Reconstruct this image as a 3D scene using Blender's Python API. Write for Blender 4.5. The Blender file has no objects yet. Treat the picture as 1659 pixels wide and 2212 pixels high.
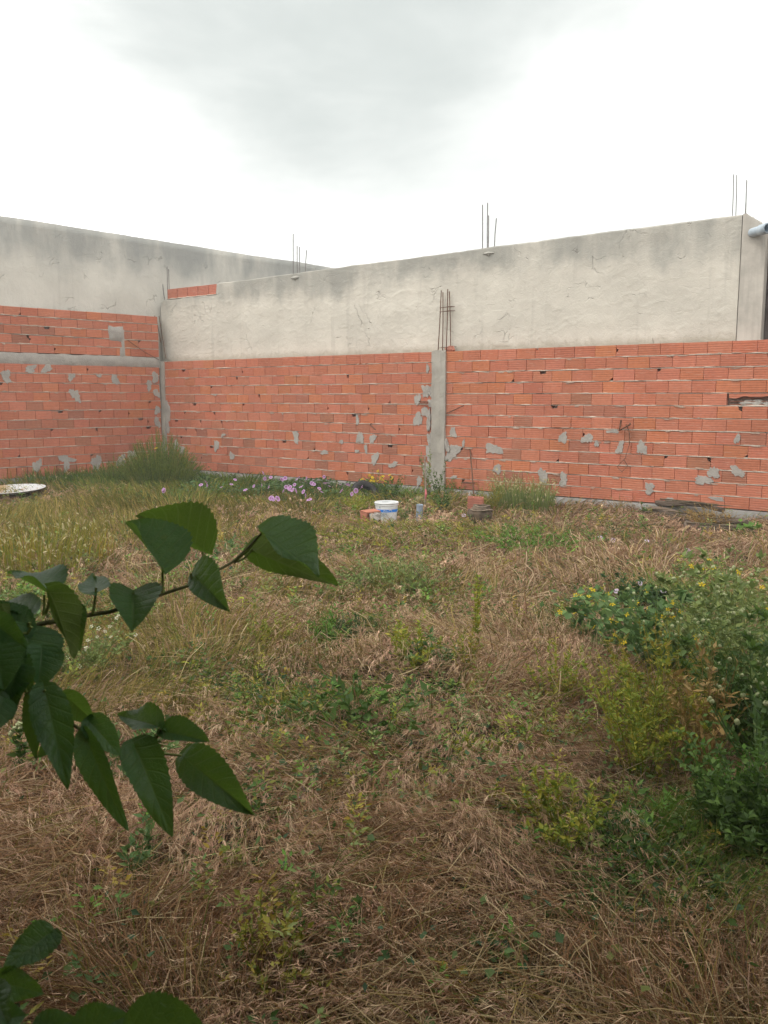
import bpy, math, random
import numpy as np
from mathutils import Vector, Matrix, Euler

random.seed(7)
rng = np.random.default_rng(11)
R = math.radians
scene = bpy.context.scene
COL = scene.collection

# ------------------------------------------------------------------ camera
EYE = 1.65
HAZE = .0033
SHADE_PORCH = 1.8                      # depth of the unseen porch roof added to shade the foreground
TILT = R(7.6)
KF = 1858.0                      # focal length in units of a 1659-wide picture
cam_d = bpy.data.cameras.new('camera')
cam_d.sensor_fit = 'VERTICAL'
cam_d.sensor_height = 24.0
cam_d.lens = 20.16
cam_d.clip_start = 0.05
cam_d.clip_end = 1500
cam_d.dof.use_dof = True
cam_d.dof.focus_distance = 12.0
cam_d.dof.aperture_fstop = 13.0
cam = bpy.data.objects.new('camera', cam_d)
cam.location = (0, 0, EYE)
cam.rotation_euler = (R(90) - TILT, 0, 0)
COL.objects.link(cam)
scene.camera = cam

# ------------------------------------------------------------------ world / sun / exposure
SUN_EL, SUN_AZ = R(58), R(252)   # azimuth clockwise from +Y: behind and left of the viewer
w = bpy.data.worlds.new('World')
scene.world = w
w.use_nodes = True
nt = w.node_tree
nt.nodes.clear()
def wn(t, **k):
    n = nt.nodes.new(t)
    for a, b in k.items():
        setattr(n, a, b)
    return n
def wl(a, b): nt.links.new(a, b)
def wmath(op, a, b=None, clamp=False):
    n = wn('ShaderNodeMath', operation=op, use_clamp=clamp)
    for i, v in enumerate((a, b)):
        if v is None: continue
        if isinstance(v, (int, float)): n.inputs[i].default_value = v
        else: wl(v, n.inputs[i])
    return n.outputs[0]
tc = wn('ShaderNodeTexCoord')
sky = wn('ShaderNodeTexSky', sky_type='NISHITA')
sky.sun_disc = False
sky.sun_elevation = SUN_EL
sky.sun_rotation = SUN_AZ
sky.dust_density = 3.0
bg_sky = wn('ShaderNodeBackground'); bg_sky.inputs[1].default_value = 0.10
wl(sky.outputs[0], bg_sky.inputs[0])
# overcast layer: large soft cloud masses, one grey bank in front of the camera
nrm = wn('ShaderNodeVectorMath', operation='NORMALIZE'); wl(tc.outputs['Generated'], nrm.inputs[0])
mp = wn('ShaderNodeMapping'); mp.inputs['Scale'].default_value = (1.0, 1.0, 1.9)
mp.inputs['Location'].default_value = (3.1, 0.7, 1.3)
wl(nrm.outputs[0], mp.inputs[0])
nz = wn('ShaderNodeTexNoise'); nz.inputs['Scale'].default_value = 2.0; nz.inputs['Detail'].default_value = 8; nz.inputs['Roughness'].default_value = .5; nz.inputs['Distortion'].default_value = .3
wl(mp.outputs[0], nz.inputs['Vector'])
def bank(x, y, z, width):
    d = wn('ShaderNodeVectorMath', operation='DISTANCE')
    wl(nrm.outputs[0], d.inputs[0]); v = Vector((x, y, z)).normalized(); d.inputs[1].default_value = v
    m = wn('ShaderNodeMapRange', interpolation_type='SMOOTHSTEP')
    m.inputs['From Min'].default_value = width; m.inputs['From Max'].default_value = 0.0
    wl(d.outputs['Value'], m.inputs['Value'])
    return m.outputs[0]
b1 = bank(.07, .82, .56, .92)
b2 = bank(-.04, .94, .28, .48)
b3 = bank(.25, .3, .9, .9)
bb = wmath('ADD', wmath('ADD', wmath('MULTIPLY', b1, .46), wmath('MULTIPLY', b2, .17)), wmath('MULTIPLY', b3, .25))
nz2 = wn('ShaderNodeTexNoise'); nz2.inputs['Scale'].default_value = 4.5; nz2.inputs['Detail'].default_value = 8; nz2.inputs['Roughness'].default_value = .6; nz2.inputs['Distortion'].default_value = .6
mp2 = wn('ShaderNodeMapping'); mp2.inputs['Scale'].default_value = (.8, .8, 2.4); wl(nrm.outputs[0], mp2.inputs[0]); wl(mp2.outputs[0], nz2.inputs['Vector'])
cl = wmath('ADD', wmath('ADD', wmath('MULTIPLY', nz.outputs[0], .75), wmath('MULTIPLY', nz2.outputs[0], .20)), bb)
mr = wn('ShaderNodeMapRange', interpolation_type='SMOOTHSTEP')
mr.inputs['From Min'].default_value = .47; mr.inputs['From Max'].default_value = 1.06
wl(cl, mr.inputs['Value'])
mixc = wn('ShaderNodeMix', data_type='RGBA')
wl(mr.outputs[0], mixc.inputs['Factor'])
mixc.inputs[6].default_value = (1.0, .99, .955, 1)
mixc.inputs[7].default_value = (.385, .41, .395, 1)
bg_cl = wn('ShaderNodeBackground'); bg_cl.inputs[1].default_value = 1.8
wl(mixc.outputs[2], bg_cl.inputs[0])
mixs = wn('ShaderNodeMixShader'); mixs.inputs[0].default_value = .94
wl(bg_sky.outputs[0], mixs.inputs[1]); wl(bg_cl.outputs[0], mixs.inputs[2])
wo = wn('ShaderNodeOutputWorld'); wl(mixs.outputs[0], wo.inputs[0])

sun_d = bpy.data.lights.new('sun', 'SUN')
sun_d.energy = 1.5
sun_d.angle = R(25)
sun_d.color = (1.0, .96, .9)
sun = bpy.data.objects.new('sun', sun_d)
sd = Vector((math.sin(SUN_AZ) * math.cos(SUN_EL), math.cos(SUN_AZ) * math.cos(SUN_EL), math.sin(SUN_EL)))
sun.rotation_euler = sd.to_track_quat('Z', 'Y').to_euler()
COL.objects.link(sun)

scene.view_settings.view_transform = 'Standard'
scene.view_settings.look = 'None'
scene.view_settings.exposure = 0.12
scene.view_settings.gamma = 1.0
scene.cycles.max_bounces = 6
scene.cycles.diffuse_bounces = 3
scene.cycles.transparent_max_bounces = 6

# ------------------------------------------------------------------ geometry helpers
def ray(x, y):
    u = (x - 829.5) / KF; v = -(y - 1106.0) / KF
    return np.array((u, math.cos(TILT) + v * math.sin(TILT), -math.sin(TILT) + v * math.cos(TILT)))
CAMP = np.array((0, 0, EYE))
def G(x, y, z=0.0):
    d = ray(x, y); s = (z - EYE) / d[2]
    p = CAMP + d * s
    return np.array((p[0], p[1], z))
def AT(x, y, depth):
    return CAMP + ray(x, y) * depth

_perm = np.random.default_rng(5).random((512, 512)).astype(np.float64)
def vnoise(x, y, seed=0):
    x = np.asarray(x, float) + seed * 17.13; y = np.asarray(y, float) + seed * 7.77
    xi = np.floor(x).astype(int); yi = np.floor(y).astype(int)
    fx = x - xi; fy = y - yi
    fx = fx * fx * (3 - 2 * fx); fy = fy * fy * (3 - 2 * fy)
    a = _perm[xi % 512, yi % 512]; b = _perm[(xi + 1) % 512, yi % 512]
    c = _perm[xi % 512, (yi + 1) % 512]; d = _perm[(xi + 1) % 512, (yi + 1) % 512]
    return (a * (1 - fx) + b * fx) * (1 - fy) + (c * (1 - fx) + d * fx) * fy
def fbm(x, y, seed=0, o=4):
    s = 0; a = .5; t = 0
    for i in range(o):
        s = s + a * vnoise(np.asarray(x) * 2 ** i, np.asarray(y) * 2 ** i, seed + i * 3); t += a; a *= .5
    return s / t

def np_mesh(name, V, quads=None, tris=None, tint=None, mat=None, smooth=False):
    me = bpy.data.meshes.new(name)
    V = np.asarray(V, np.float32)
    nq = 0 if quads is None else len(quads); ntr = 0 if tris is None else len(tris)
    me.vertices.add(len(V)); me.vertices.foreach_set('co', V.ravel())
    li = []
    if nq: li.append(np.asarray(quads, np.int32).ravel())
    if ntr: li.append(np.asarray(tris, np.int32).ravel())
    li = np.concatenate(li)
    me.loops.add(len(li)); me.loops.foreach_set('vertex_index', li)
    me.polygons.add(nq + ntr)
    st = np.concatenate([np.arange(nq) * 4, nq * 4 + np.arange(ntr) * 3]).astype(np.int32)
    me.polygons.foreach_set('loop_start', st)
    if smooth: me.polygons.foreach_set('use_smooth', np.ones(nq + ntr, bool))
    me.update(calc_edges=True)
    if tint is not None:
        a = me.attributes.new('tint', 'FLOAT_COLOR', 'POINT')
        c = np.ones((len(V), 4), np.float32); c[:, :3] = tint
        a.data.foreach_set('color', c.ravel())
    if mat: me.materials.append(mat)
    return me
def link(name, me, parent=None, loc=None, rot=None):
    o = bpy.data.objects.new(name, me); COL.objects.link(o)
    if parent is not None: o.parent = parent
    if loc is not None: o.location = loc
    if rot is not None: o.rotation_euler = rot
    return o
def tag(o, label=None, cat=None, group=None, kind=None):
    if label: o['label'] = label
    if cat: o['category'] = cat
    if group: o['group'] = group
    if kind: o['kind'] = kind
    return o
def thing(name, label, cat, loc=(0, 0, 0), rz=0, group=None):
    o = bpy.data.objects.new(name, None); COL.objects.link(o)
    o.empty_display_size = .1
    o.location = loc; o.rotation_euler = (0, 0, rz)
    return tag(o, label, cat, group)

class MB:
    """collects polygons of one mesh"""
    def __init__(s): s.v = []; s.f = []
    def add(s, vs, fs):
        k = len(s.v); s.v += [tuple(v) for v in vs]; s.f += [tuple(i + k for i in f) for f in fs]
    def box(s, x0, x1, y0, y1, z0, z1):
        vs = [(x, y, z) for z in (z0, z1) for y in (y0, y1) for x in (x0, x1)]
        s.add(vs, [(0, 2, 3, 1), (4, 5, 7, 6), (0, 1, 5, 4), (2, 6, 7, 3), (0, 4, 6, 2), (1, 3, 7, 5)])
    def tube(s, pts, r, n=6, cap=True):
        pts = [Vector(p) for p in pts]; N = len(pts)
        rs = r if isinstance(r, (list, tuple)) else [r] * N
        vs = []; fs = []
        for i, p in enumerate(pts):
            t = (pts[min(i + 1, N - 1)] - pts[max(i - 1, 0)]).normalized()
            up = Vector((0, 0, 1)) if abs(t.z) < .9 else Vector((1, 0, 0))
            a = t.cross(up).normalized(); b = a.cross(t).normalized()
            for k in range(n):
                th = 2 * math.pi * k / n
                vs.append(p + (a * math.cos(th) + b * math.sin(th)) * rs[i])
        for i in range(N - 1):
            for k in range(n):
                k2 = (k + 1) % n
                fs.append((i * n + k, i * n + k2, (i + 1) * n + k2, (i + 1) * n + k))
        if cap:
            fs.append(tuple(range(n))); fs.append(tuple((N - 1) * n + k for k in reversed(range(n))))
        s.add(vs, fs)
    def lathe(s, prof, n=32, closed=False):
        k = len(prof); vs = []; fs = []
        for j in range(n):
            th = 2 * math.pi * j / n
            for r, z in prof: vs.append((r * math.cos(th), r * math.sin(th), z))
        for j in range(n):
            j2 = (j + 1) % n
            for i in range(k - 1):
                fs.append((j * k + i, j2 * k + i, j2 * k + i + 1, j * k + i + 1))
        s.add(vs, fs)
    def mesh(s, name, mat=None, smooth=False):
        me = bpy.data.meshes.new(name); me.from_pydata(s.v, [], s.f); me.update()
        if mat: me.materials.append(mat)
        if smooth: me.polygons.foreach_set('use_smooth', [True] * len(me.polygons))
        return me
    def build(s, name, mat, parent=None, loc=None, rot=None, smooth=False):
        return link(name, s.mesh(name, mat, smooth), parent, loc, rot)

# ------------------------------------------------------------------ materials
class Mat:
    def __init__(s, name, rough=.8, spec=.3):
        s.m = bpy.data.materials.new(name); s.m.use_nodes = True
        s.nt = s.m.node_tree; s.b = s.nt.nodes['Principled BSDF']
        s.b.inputs['Roughness'].default_value = rough
        s.b.inputs['Specular IOR Level'].default_value = spec
        s._tc = None
    def n(s, t, **k):
        x = s.nt.nodes.new(t)
        for a, b in k.items(): setattr(x, a, b)
        return x
    def L(s, a, b): s.nt.links.new(a, b)
    def put(s, sock, v):
        if hasattr(v, 'node'): s.L(v, sock)
        elif isinstance(v, (tuple, list)): sock.default_value = tuple(v) + ((1,) if len(v) == 3 and len(sock.default_value) == 4 else ())
        else: sock.default_value = v
    def tc(s, out='Object'):
        if not s._tc: s._tc = s.n('ShaderNodeTexCoord')
        return s._tc.outputs[out]
    def map(s, vec, scale=(1, 1, 1), loc=(0, 0, 0)):
        m = s.n('ShaderNodeMapping'); s.L(vec, m.inputs[0]); m.inputs['Scale'].default_value = scale; m.inputs['Location'].default_value = loc
        return m.outputs[0]
    def noise(s, vec, scale, detail=4, rough=.55, dist=0.0):
        x = s.n('ShaderNodeTexNoise'); s.L(vec, x.inputs['Vector'])
        x.inputs['Scale'].default_value = scale; x.inputs['Detail'].default_value = detail
        x.inputs['Roughness'].default_value = rough; x.inputs['Distortion'].default_value = dist
        return x.outputs[0]
    def math(s, op, a, b=None, clamp=False):
        x = s.n('ShaderNodeMath', operation=op, use_clamp=clamp)
        s.put(x.inputs[0], a)
        if b is not None: s.put(x.inputs[1], b)
        return x.outputs[0]
    def ramp(s, v, a, b, lo=0.0, hi=1.0):
        x = s.n('ShaderNodeMapRange', interpolation_type='SMOOTHSTEP')
        s.L(v, x.inputs['Value'])
        x.inputs['From Min'].default_value = a; x.inputs['From Max'].default_value = b
        x.inputs['To Min'].default_value = lo; x.inputs['To Max'].default_value = hi
        return x.outputs[0]
    def mix(s, f, a, b, mode='MIX'):
        x = s.n('ShaderNodeMix', data_type='RGBA', blend_type=mode)
        s.put(x.inputs[0], f); s.put(x.inputs[6], a); s.put(x.inputs[7], b)
        return x.outputs[2]
    def base(s, c): s.put(s.b.inputs['Base Color'], c)
    def bump(s, h, strength=.5, dist=.01):
        x = s.n('ShaderNodeBump'); x.inputs['Strength'].default_value = strength; x.inputs['Distance'].default_value = dist
        s.L(h, x.inputs['Height']); s.L(x.outputs[0], s.b.inputs['Normal'])
    def sep(s, vec):
        x = s.n('ShaderNodeSeparateXYZ'); s.L(vec, x.inputs[0]); return x.outputs

def simple(name, col, rough=.7, spec=.3, var=.25, scale=12, bump=.3, metal=0):
    m = Mat(name, rough, spec); t = m.tc()
    n = m.noise(t, scale, 5)
    a = tuple(c * (1 - var) for c in col); b = tuple(min(1, c * (1 + var)) for c in col)
    m.base(m.mix(m.ramp(n, .3, .7), a, b))
    m.b.inputs['Metallic'].default_value = metal
    if bump: m.bump(m.noise(t, scale * 4, 3), bump, .004)
    return m.m

def mat_brick():
    m = Mat('fired_clay', .85, .2); t = m.tc()
    oi = m.n('ShaderNodeObjectInfo')
    geo = m.n('ShaderNodeNewGeometry')
    wn_ = m.noise(geo.outputs['Position'], 1.3, 3)
    c = m.mix(m.ramp(wn_, .3, .7), oi.outputs['Color'], m.mix(1.0, oi.outputs['Color'], (1.15, 1.15, 1.15), 'MULTIPLY'))
    n2 = m.noise(geo.outputs['Position'], 22, 5, .65)
    c = m.mix(m.ramp(n2, .35, .75, 0, .55), c, m.mix(1.0, c, (.72, .7, .7), 'MULTIPLY'))
    z = m.sep(t)[2]
    g = m.math('SINE', m.math('MULTIPLY', z, 2 * math.pi / .0302))
    # pale streaks where mortar sticks in the grooves
    n3 = m.noise(m.map(geo.outputs['Position'], (9, 9, 90)), 1.0, 3)
    st = m.math('MULTIPLY', m.ramp(n3, .56, .68), m.ramp(g, .55, 1.0))
    c = m.mix(m.math('MULTIPLY', st, .55), c, (.62, .42, .34))
    m.base(c)
    h = m.math('ADD', m.math('MULTIPLY', g, .35), m.math('MULTIPLY', n2, .9))
    m.bump(h, .45, .006)
    return m.m
def mat_mortar(name, col, dark=.6):
    m = Mat(name, .95, .1); g = m.n('ShaderNodeNewGeometry').outputs['Position']
    a = m.noise(g, 6, 5); b = m.noise(g, 45, 4, .7)
    c = m.mix(m.ramp(a, .3, .7), tuple(x * dark for x in col), col)
    c = m.mix(m.ramp(b, .4, .8, 0, .4), c, tuple(min(1, x * 1.35) for x in col))
    m.base(c); m.bump(m.math('ADD', m.math('MULTIPLY', a, .5), b), .8, .012)
    return m.m
def mat_plaster(name, col, stain, z_lo, z_hi, streak=1.0, foot=None):
    m = Mat(name, .95, .1); t = m.tc()
    z = m.sep(t)[2]
    a = m.noise(t, 1.1, 5, .6); b = m.noise(t, 7, 6, .68, .8); f = m.noise(t, 60, 4, .75)
    c = m.mix(m.ramp(a, .3, .72), tuple(x * .84 for x in col), col)
    c = m.mix(m.ramp(b, .45, .8, 0, .35), c, tuple(x * .74 for x in col))
    # weather staining creeping down from the coping
    s1 = m.noise(m.map(t, (1.5, 1.5, 1.0)), 1.0, 5, .62)
    lev = m.math('ADD', z, m.math('MULTIPLY', m.math('SUBTRACT', s1, .5), 1.1 * streak))
    band = m.ramp(lev, z_lo, z_hi)
    s2 = m.noise(m.map(t, (1.9, 1.9, .5), (4, 2, 0)), 1.0, 5, .6)
    band = m.math('MULTIPLY', band, m.ramp(s2, .28, .62, .25, 1.0))
    c = m.mix(m.math('MULTIPLY', band, .66), c, stain)
    wv = m.n('ShaderNodeVectorMath', operation='ADD'); m.L(t, wv.inputs[0])
    nzc = m.n('ShaderNodeTexNoise'); m.L(t, nzc.inputs['Vector']); nzc.inputs['Scale'].default_value = 2.2; nzc.inputs['Detail'].default_value = 4
    m.L(nzc.outputs['Color'], wv.inputs[1])
    v = m.n('ShaderNodeTexVoronoi', feature='DISTANCE_TO_EDGE')
    m.L(m.map(wv.outputs[0], (1.3, 1.3, 1.9)), v.inputs['Vector']); v.inputs['Scale'].default_value = 1.5
    mask = m.ramp(m.noise(t, 2.6, 3), .56, .64)
    crack = m.math('MULTIPLY', m.ramp(v.outputs[0], .0, .022, 1.0, 0.0), mask)
    c = m.mix(m.math('MULTIPLY', crack, .22), c, tuple(x * .35 for x in col))
    dr = m.noise(m.map(t, (9, 9, .5)), 1.0, 3)
    c = m.mix(m.math('MULTIPLY', m.ramp(dr, .56, .72), .28), c, tuple(x * .6 for x in col))
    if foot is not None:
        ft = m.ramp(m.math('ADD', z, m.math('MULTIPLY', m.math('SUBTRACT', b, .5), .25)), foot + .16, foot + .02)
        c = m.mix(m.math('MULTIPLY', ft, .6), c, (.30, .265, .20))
    m.base(c)
    h = m.math('ADD', m.math('ADD', m.math('MULTIPLY', b, .8), m.math('MULTIPLY', f, .3)), m.math('MULTIPLY', crack, -.9))
    m.bump(h, .7, .02)
    return m.m
def mat_concrete(name, col, boards=True):
    m = Mat(name, .9, .15); t = m.tc(); g = m.n('ShaderNodeNewGeometry').outputs['Position']
    a = m.noise(g, 3, 5, .6); b = m.noise(g, 30, 4, .7)
    s = m.noise(m.map(g, (18, 18, 1.2)), 1.0, 3)
    c = m.mix(m.ramp(a, .3, .7), tuple(x * .72 for x in col), col)
    c = m.mix(m.ramp(s, .45, .75, 0, .4), c, tuple(x * .6 for x in col))
    m.base(c); m.bump(m.math('ADD', m.math('MULTIPLY', s, .5), m.math('MULTIPLY', b, .6)), .6, .01)
    return m.m
def mat_tint(name, trans=.3, rough=.7, spec=.2, gain=1.0):
    m = Mat(name, rough, spec)
    at = m.n('ShaderNodeAttribute', attribute_name='tint')
    m.base(at.outputs['Color'])
    tr = m.n('ShaderNodeBsdfTranslucent'); m.L(at.outputs['Color'], tr.inputs[0])
    mx = m.n('ShaderNodeMixShader'); mx.inputs[0].default_value = trans
    m.L(m.b.outputs[0], mx.inputs[1]); m.L(tr.outputs[0], mx.inputs[2])
    out = [n for n in m.nt.nodes if n.type == 'OUTPUT_MATERIAL'][0]
    m.L(mx.outputs[0], out.inputs[0])
    return m.m
def mat_soil():
    m = Mat('soil', .95, .1); g = m.n('ShaderNodeNewGeometry').outputs['Position']
    a = m.noise(g, 1.5, 5); b = m.noise(g, 30, 5, .7)
    c = m.mix(m.ramp(a, .3, .7), (.045, .030, .019), (.085, .057, .036))
    c = m.mix(m.ramp(b, .4, .75, 0, .6), c, (.13, .095, .06))
    m.base(c); m.bump(b, .8, .03)
    return m.m
def mat_leaf():
    m = Mat('mulberry_leaf', .45, .42)
    t = m.tc('UV')
    ge = m.n('ShaderNodeNewGeometry')
    at = m.n('ShaderNodeAttribute', attribute_name='tint')   # r = vein, g = random
    sp = m.n('ShaderNodeSeparateColor'); m.L(at.outputs['Color'], sp.inputs[0])
    nz_ = m.noise(m.tc('Object'), 40, 4)
    vv = m.math('SUBTRACT', m.math('MULTIPLY', sp.outputs[0], 7.0), m.math('MULTIPLY', sp.outputs[1], 1.5))
    fr = m.math('ABSOLUTE', m.math('SUBTRACT', m.math('FRACT', vv), .5))
    side = m.ramp(fr, .40, .47)
    rib = m.ramp(sp.outputs[1], .075, .03)
    net = m.n('ShaderNodeTexVoronoi', feature='DISTANCE_TO_EDGE'); m.L(m.tc('Object'), net.inputs['Vector']); net.inputs['Scale'].default_value = 190
    netv = m.ramp(net.outputs[0], .10, .0)
    vein = m.math('MAXIMUM', m.math('MAXIMUM', side, rib), m.math('MULTIPLY', netv, .35))
    oi = m.n('ShaderNodeObjectInfo')
    top = m.mix(m.ramp(nz_, .3, .7), (.033, .115, .034), (.062, .170, .050))
    top = m.mix(m.math('MULTIPLY', oi.outputs['Random'], .5), top, (.05, .11, .02))
    spot = m.ramp(m.noise(m.tc('Object'), 22, 3), .68, .74)
    top = m.mix(m.math('MULTIPLY', spot, .5), top, (.12, .13, .03))
    top = m.mix(m.math('MULTIPLY', vein, .42), top, (.12, .20, .06))
    und = m.mix(m.ramp(nz_, .3, .7), (.080, .120, .018), (.115, .160, .026))
    und = m.mix(m.math('MULTIPLY', vein, .55), und, (.22, .27, .08))
    c = m.mix(ge.outputs['Backfacing'], top, und)
    m.base(c)
    rg = m.math('MULTIPLY_ADD', ge.outputs['Backfacing'], .35); 
    rg.node.inputs[2].default_value = .42
    m.L(rg, m.b.inputs['Roughness'])
    tr = m.n('ShaderNodeBsdfTranslucent'); tr.inputs[0].default_value = (.17, .30, .04, 1)
    mx = m.n('ShaderNodeMixShader'); mx.inputs[0].default_value = .42
    m.L(m.b.outputs[0], mx.inputs[1]); m.L(tr.outputs[0], mx.inputs[2])
    out = [n for n in m.nt.nodes if n.type == 'OUTPUT_MATERIAL'][0]
    m.L(mx.outputs[0], out.inputs[0])
    m.bump(m.math('SUBTRACT', m.math('MULTIPLY', m.noise(m.tc('Object'), 90, 4), .7), m.math('MULTIPLY', vein, .8)), .6, .0022)
    return m.m

M_BRICK = mat_brick()
M_MORTAR = mat_mortar('bed_mortar', (.54, .475, .40), .74)
M_DARKMORTAR = mat_mortar('core_mortar', (.30, .21, .165), .6)
M_PATCH2 = mat_mortar('smeared_mortar', (.45, .34, .27), .75)
M_PATCH = mat_mortar('cement_patch', (.40, .37, .335), .78)
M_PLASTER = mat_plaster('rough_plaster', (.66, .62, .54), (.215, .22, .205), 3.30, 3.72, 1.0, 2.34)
M_PLASTER2 = mat_plaster('house_plaster', (.62, .595, .53), (.20, .215, .215), 3.85, 4.45, 1.0)
M_CONC = mat_concrete('concrete', (.42, .39, .34))
M_CONC2 = mat_concrete('column_concrete', (.56, .52, .46))
M_PLINTH = mat_concrete('plinth_concrete', (.30, .285, .265))
M_RUST = simple('rusty_steel', (.13, .062, .035), .75, .3, .4, 30, .5)
M_STEEL = simple('grey_steel', (.17, .155, .145), .65, .4, .3, 30, .4)
M_SOIL = mat_soil()
M_GRASS = mat_tint('grass_blade', .25, .75, .15)
M_FOL = mat_tint('weed_leaf', .3, .55, .3)
M_PETAL = mat_tint('petal', .35, .7, .1)
M_LEAF = mat_leaf()
M_BARK = simple('bark', (.11, .085, .055), .85, .2, .3, 40, .6)
M_TWIG = simple('green_twig', (.13, .13, .05), .7, .3, .3, 60, .4)
M_PETIOLE = simple('petiole', (.20, .24, .06), .6, .3, .2, 60, 0)

# ------------------------------------------------------------------ the plot: wall lines
C0 = np.array((-4.476, 17.57))                       # inner corner of the plot
D2 = np.array((.8070, -.5905)); D2 /= np.linalg.norm(D2)       # right-hand wall, away from the corner
D1 = np.array((.7244, .6894)); D1 /= np.linalg.norm(D1)        # left-hand wall, towards the corner
A2 = math.atan2(D2[1], D2[0]); A1 = math.atan2(D1[1], D1[0])
def on_wall(x, y, D, off=0.0):
    """picture point -> (s, z) on the plane of a wall; off = metres behind its brick face"""
    N = np.array((-D[1], D[0]))
    o = C0 + N * off
    d = ray(x, y)
    t = np.dot(o, N) / np.dot(d[:2], N)
    p = d * t + CAMP
    return float(np.dot(p[:2] - C0, D)), float(p[2])
def W2(x, y, off=0.0): return on_wall(x, y, D2, off)
def W1(x, y, off=0.0): return on_wall(x, y, D1, off)
C3 = (C0[0], C0[1], 0)

ZB = .218; P = .165
BRICK_TOP = ZB + 13 * P                              # 2.363

# ------------------------------------------------------------------ ground
def ground_h(x, y):
    return (fbm(np.asarray(x) * .35 + 40, np.asarray(y) * .35 + 40, 1) - .5) * .10
def make_ground():
    a = np.concatenate([-np.geomspace(400, 13, 10), np.arange(-12, 12.01, .2), np.geomspace(13, 400, 10)])
    b = np.concatenate([-np.geomspace(400, 4, 10), np.arange(-3, 20.01, .2), np.geomspace(21, 420, 10)])
    X, Y = np.meshgrid(a, b)
    Z = ground_h(X, Y)
    V = np.stack([X, Y, Z], -1).reshape(-1, 3)
    nx, ny = len(a), len(b)
    i = np.arange(nx - 1); j = np.arange(ny - 1)
    I, J = np.meshgrid(i, j); k = (J * nx + I).ravel()
    q = np.stack([k, k + 1, k + nx + 1, k + nx], -1)
    o = link('ground', np_mesh('ground', V, q, mat=M_SOIL, smooth=True))
    tag(o, kind='structure')
make_ground()

# ------------------------------------------------------------------ brick walls
_bm = {}
def brick_mesh(length, height, variant=0, depth=.078):
    key = (round(length, 3), round(height, 3), variant)
    if key in _bm: return _bm[key]
    L, H = length, height
    c = .042; e = .05
    if variant == 0:   out = [(0, 0), (L, 0), (L, H), (0, H)]
    elif variant == 1: out = [(0, 0), (L - e, 0), (L - e * .5, H * .16), (L, H * .30), (L, H), (0, H)]              # lower right corner gone
    elif variant == 2: out = [(0, 0), (L, 0), (L, H), (c * 1.3, H), (c * .9, H * .8), (0, H * .72)]                 # upper left corner gone
    elif variant == 3: out = [(0, 0), (L, 0), (L, H), (0, H), (0, H * .72), (.03, H * .62), (.022, H * .42), (0, H * .36)]   # bite in the end
    elif variant == 4: out = [(0, 0), (L, 0), (L, H), (L * .72, H), (L * .68, H * .74), (L * .38, H * .70), (L * .34, H), (0, H)]   # slot in the top edge
    elif variant == 5: out = [(0, 0), (L, 0), (L, H * .55), (L - .035, H * .68), (L - .05, H), (0, H)]
    out = [(x, y) for x, y in out]
    cx = L / 2; cz = H / 2
    n = len(out); ins = .003
    ring0 = []
    for x, z in out:
        dx = -ins if x > cx else ins; dz = -ins if z > cz else ins
        ring0.append((x + dx, 0, z + dz))
    ring1 = [(x, .004, z) for x, z in out]
    ring2 = [(x, depth, z) for x, z in out]
    vs = ring0 + ring1 + ring2
    fs = [tuple(range(n))]
    for k in range(n):
        k2 = (k + 1) % n
        fs.append((n + k, n + k2, k2, k)); fs.append((2 * n + k, 2 * n + k2, n + k2, n + k))
    me = bpy.data.meshes.new('brick'); me.from_pydata(vs, [], fs); me.update(); me.materials.append(M_BRICK)
    _bm[key] = me
    return me
def brick_color(row, rows, s, left=False):
    r = random.random()
    low = 1 - row / rows
    if row < rows * .62 and r < .03 + .20 * low ** 1.5:  c = (.345, .138, .085)           # browner, over-fired
    elif r < .10 + .25 * low: c = (.455, .160, .080)
    elif r < .55: c = (.432, .148, .086)
    else: c = (.450, .162, .098)
    k = random.uniform(.93, 1.07)
    return tuple(x * k * random.uniform(.97, 1.03) for x in c) + (1,)

def bed_joint(parent, s0, s1, z, seed, up=True, gap=.011):
    """ragged strip of mortar squeezed out of one bed joint"""
    n = max(4, int((s1 - s0) / .028)); s = np.linspace(s0, s1, n)
    hi = gap * .5 + (fbm(s * 9, s * 0 + seed, 3) - .46) * .026
    lo = gap * .5 + (fbm(s * 11, s * 0 + seed, 8) - .50) * .012
    pr = .003 - (fbm(s * 4, s * 0 + seed, 5) - .45) * .050
    pr = np.clip(pr, -.005, .016)
    V = []
    for i in range(n):
        V += [(s[i], .06, z - gap * .55), (s[i], pr[i] + .003, z - max(gap * .5, lo[i])), (s[i], pr[i], z), (s[i], pr[i] + .004, z + max(gap * .5, hi[i])), (s[i], .06, z + gap * .55)]
    q = []
    for i in range(n - 1):
        for k in range(4):
            a = i * 5 + k; q.append((a, a + 5, a + 6, a + 1))
    o = link('bed_joint', np_mesh('bed_joint', V, q, mat=M_MORTAR), parent)
    return o

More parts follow.
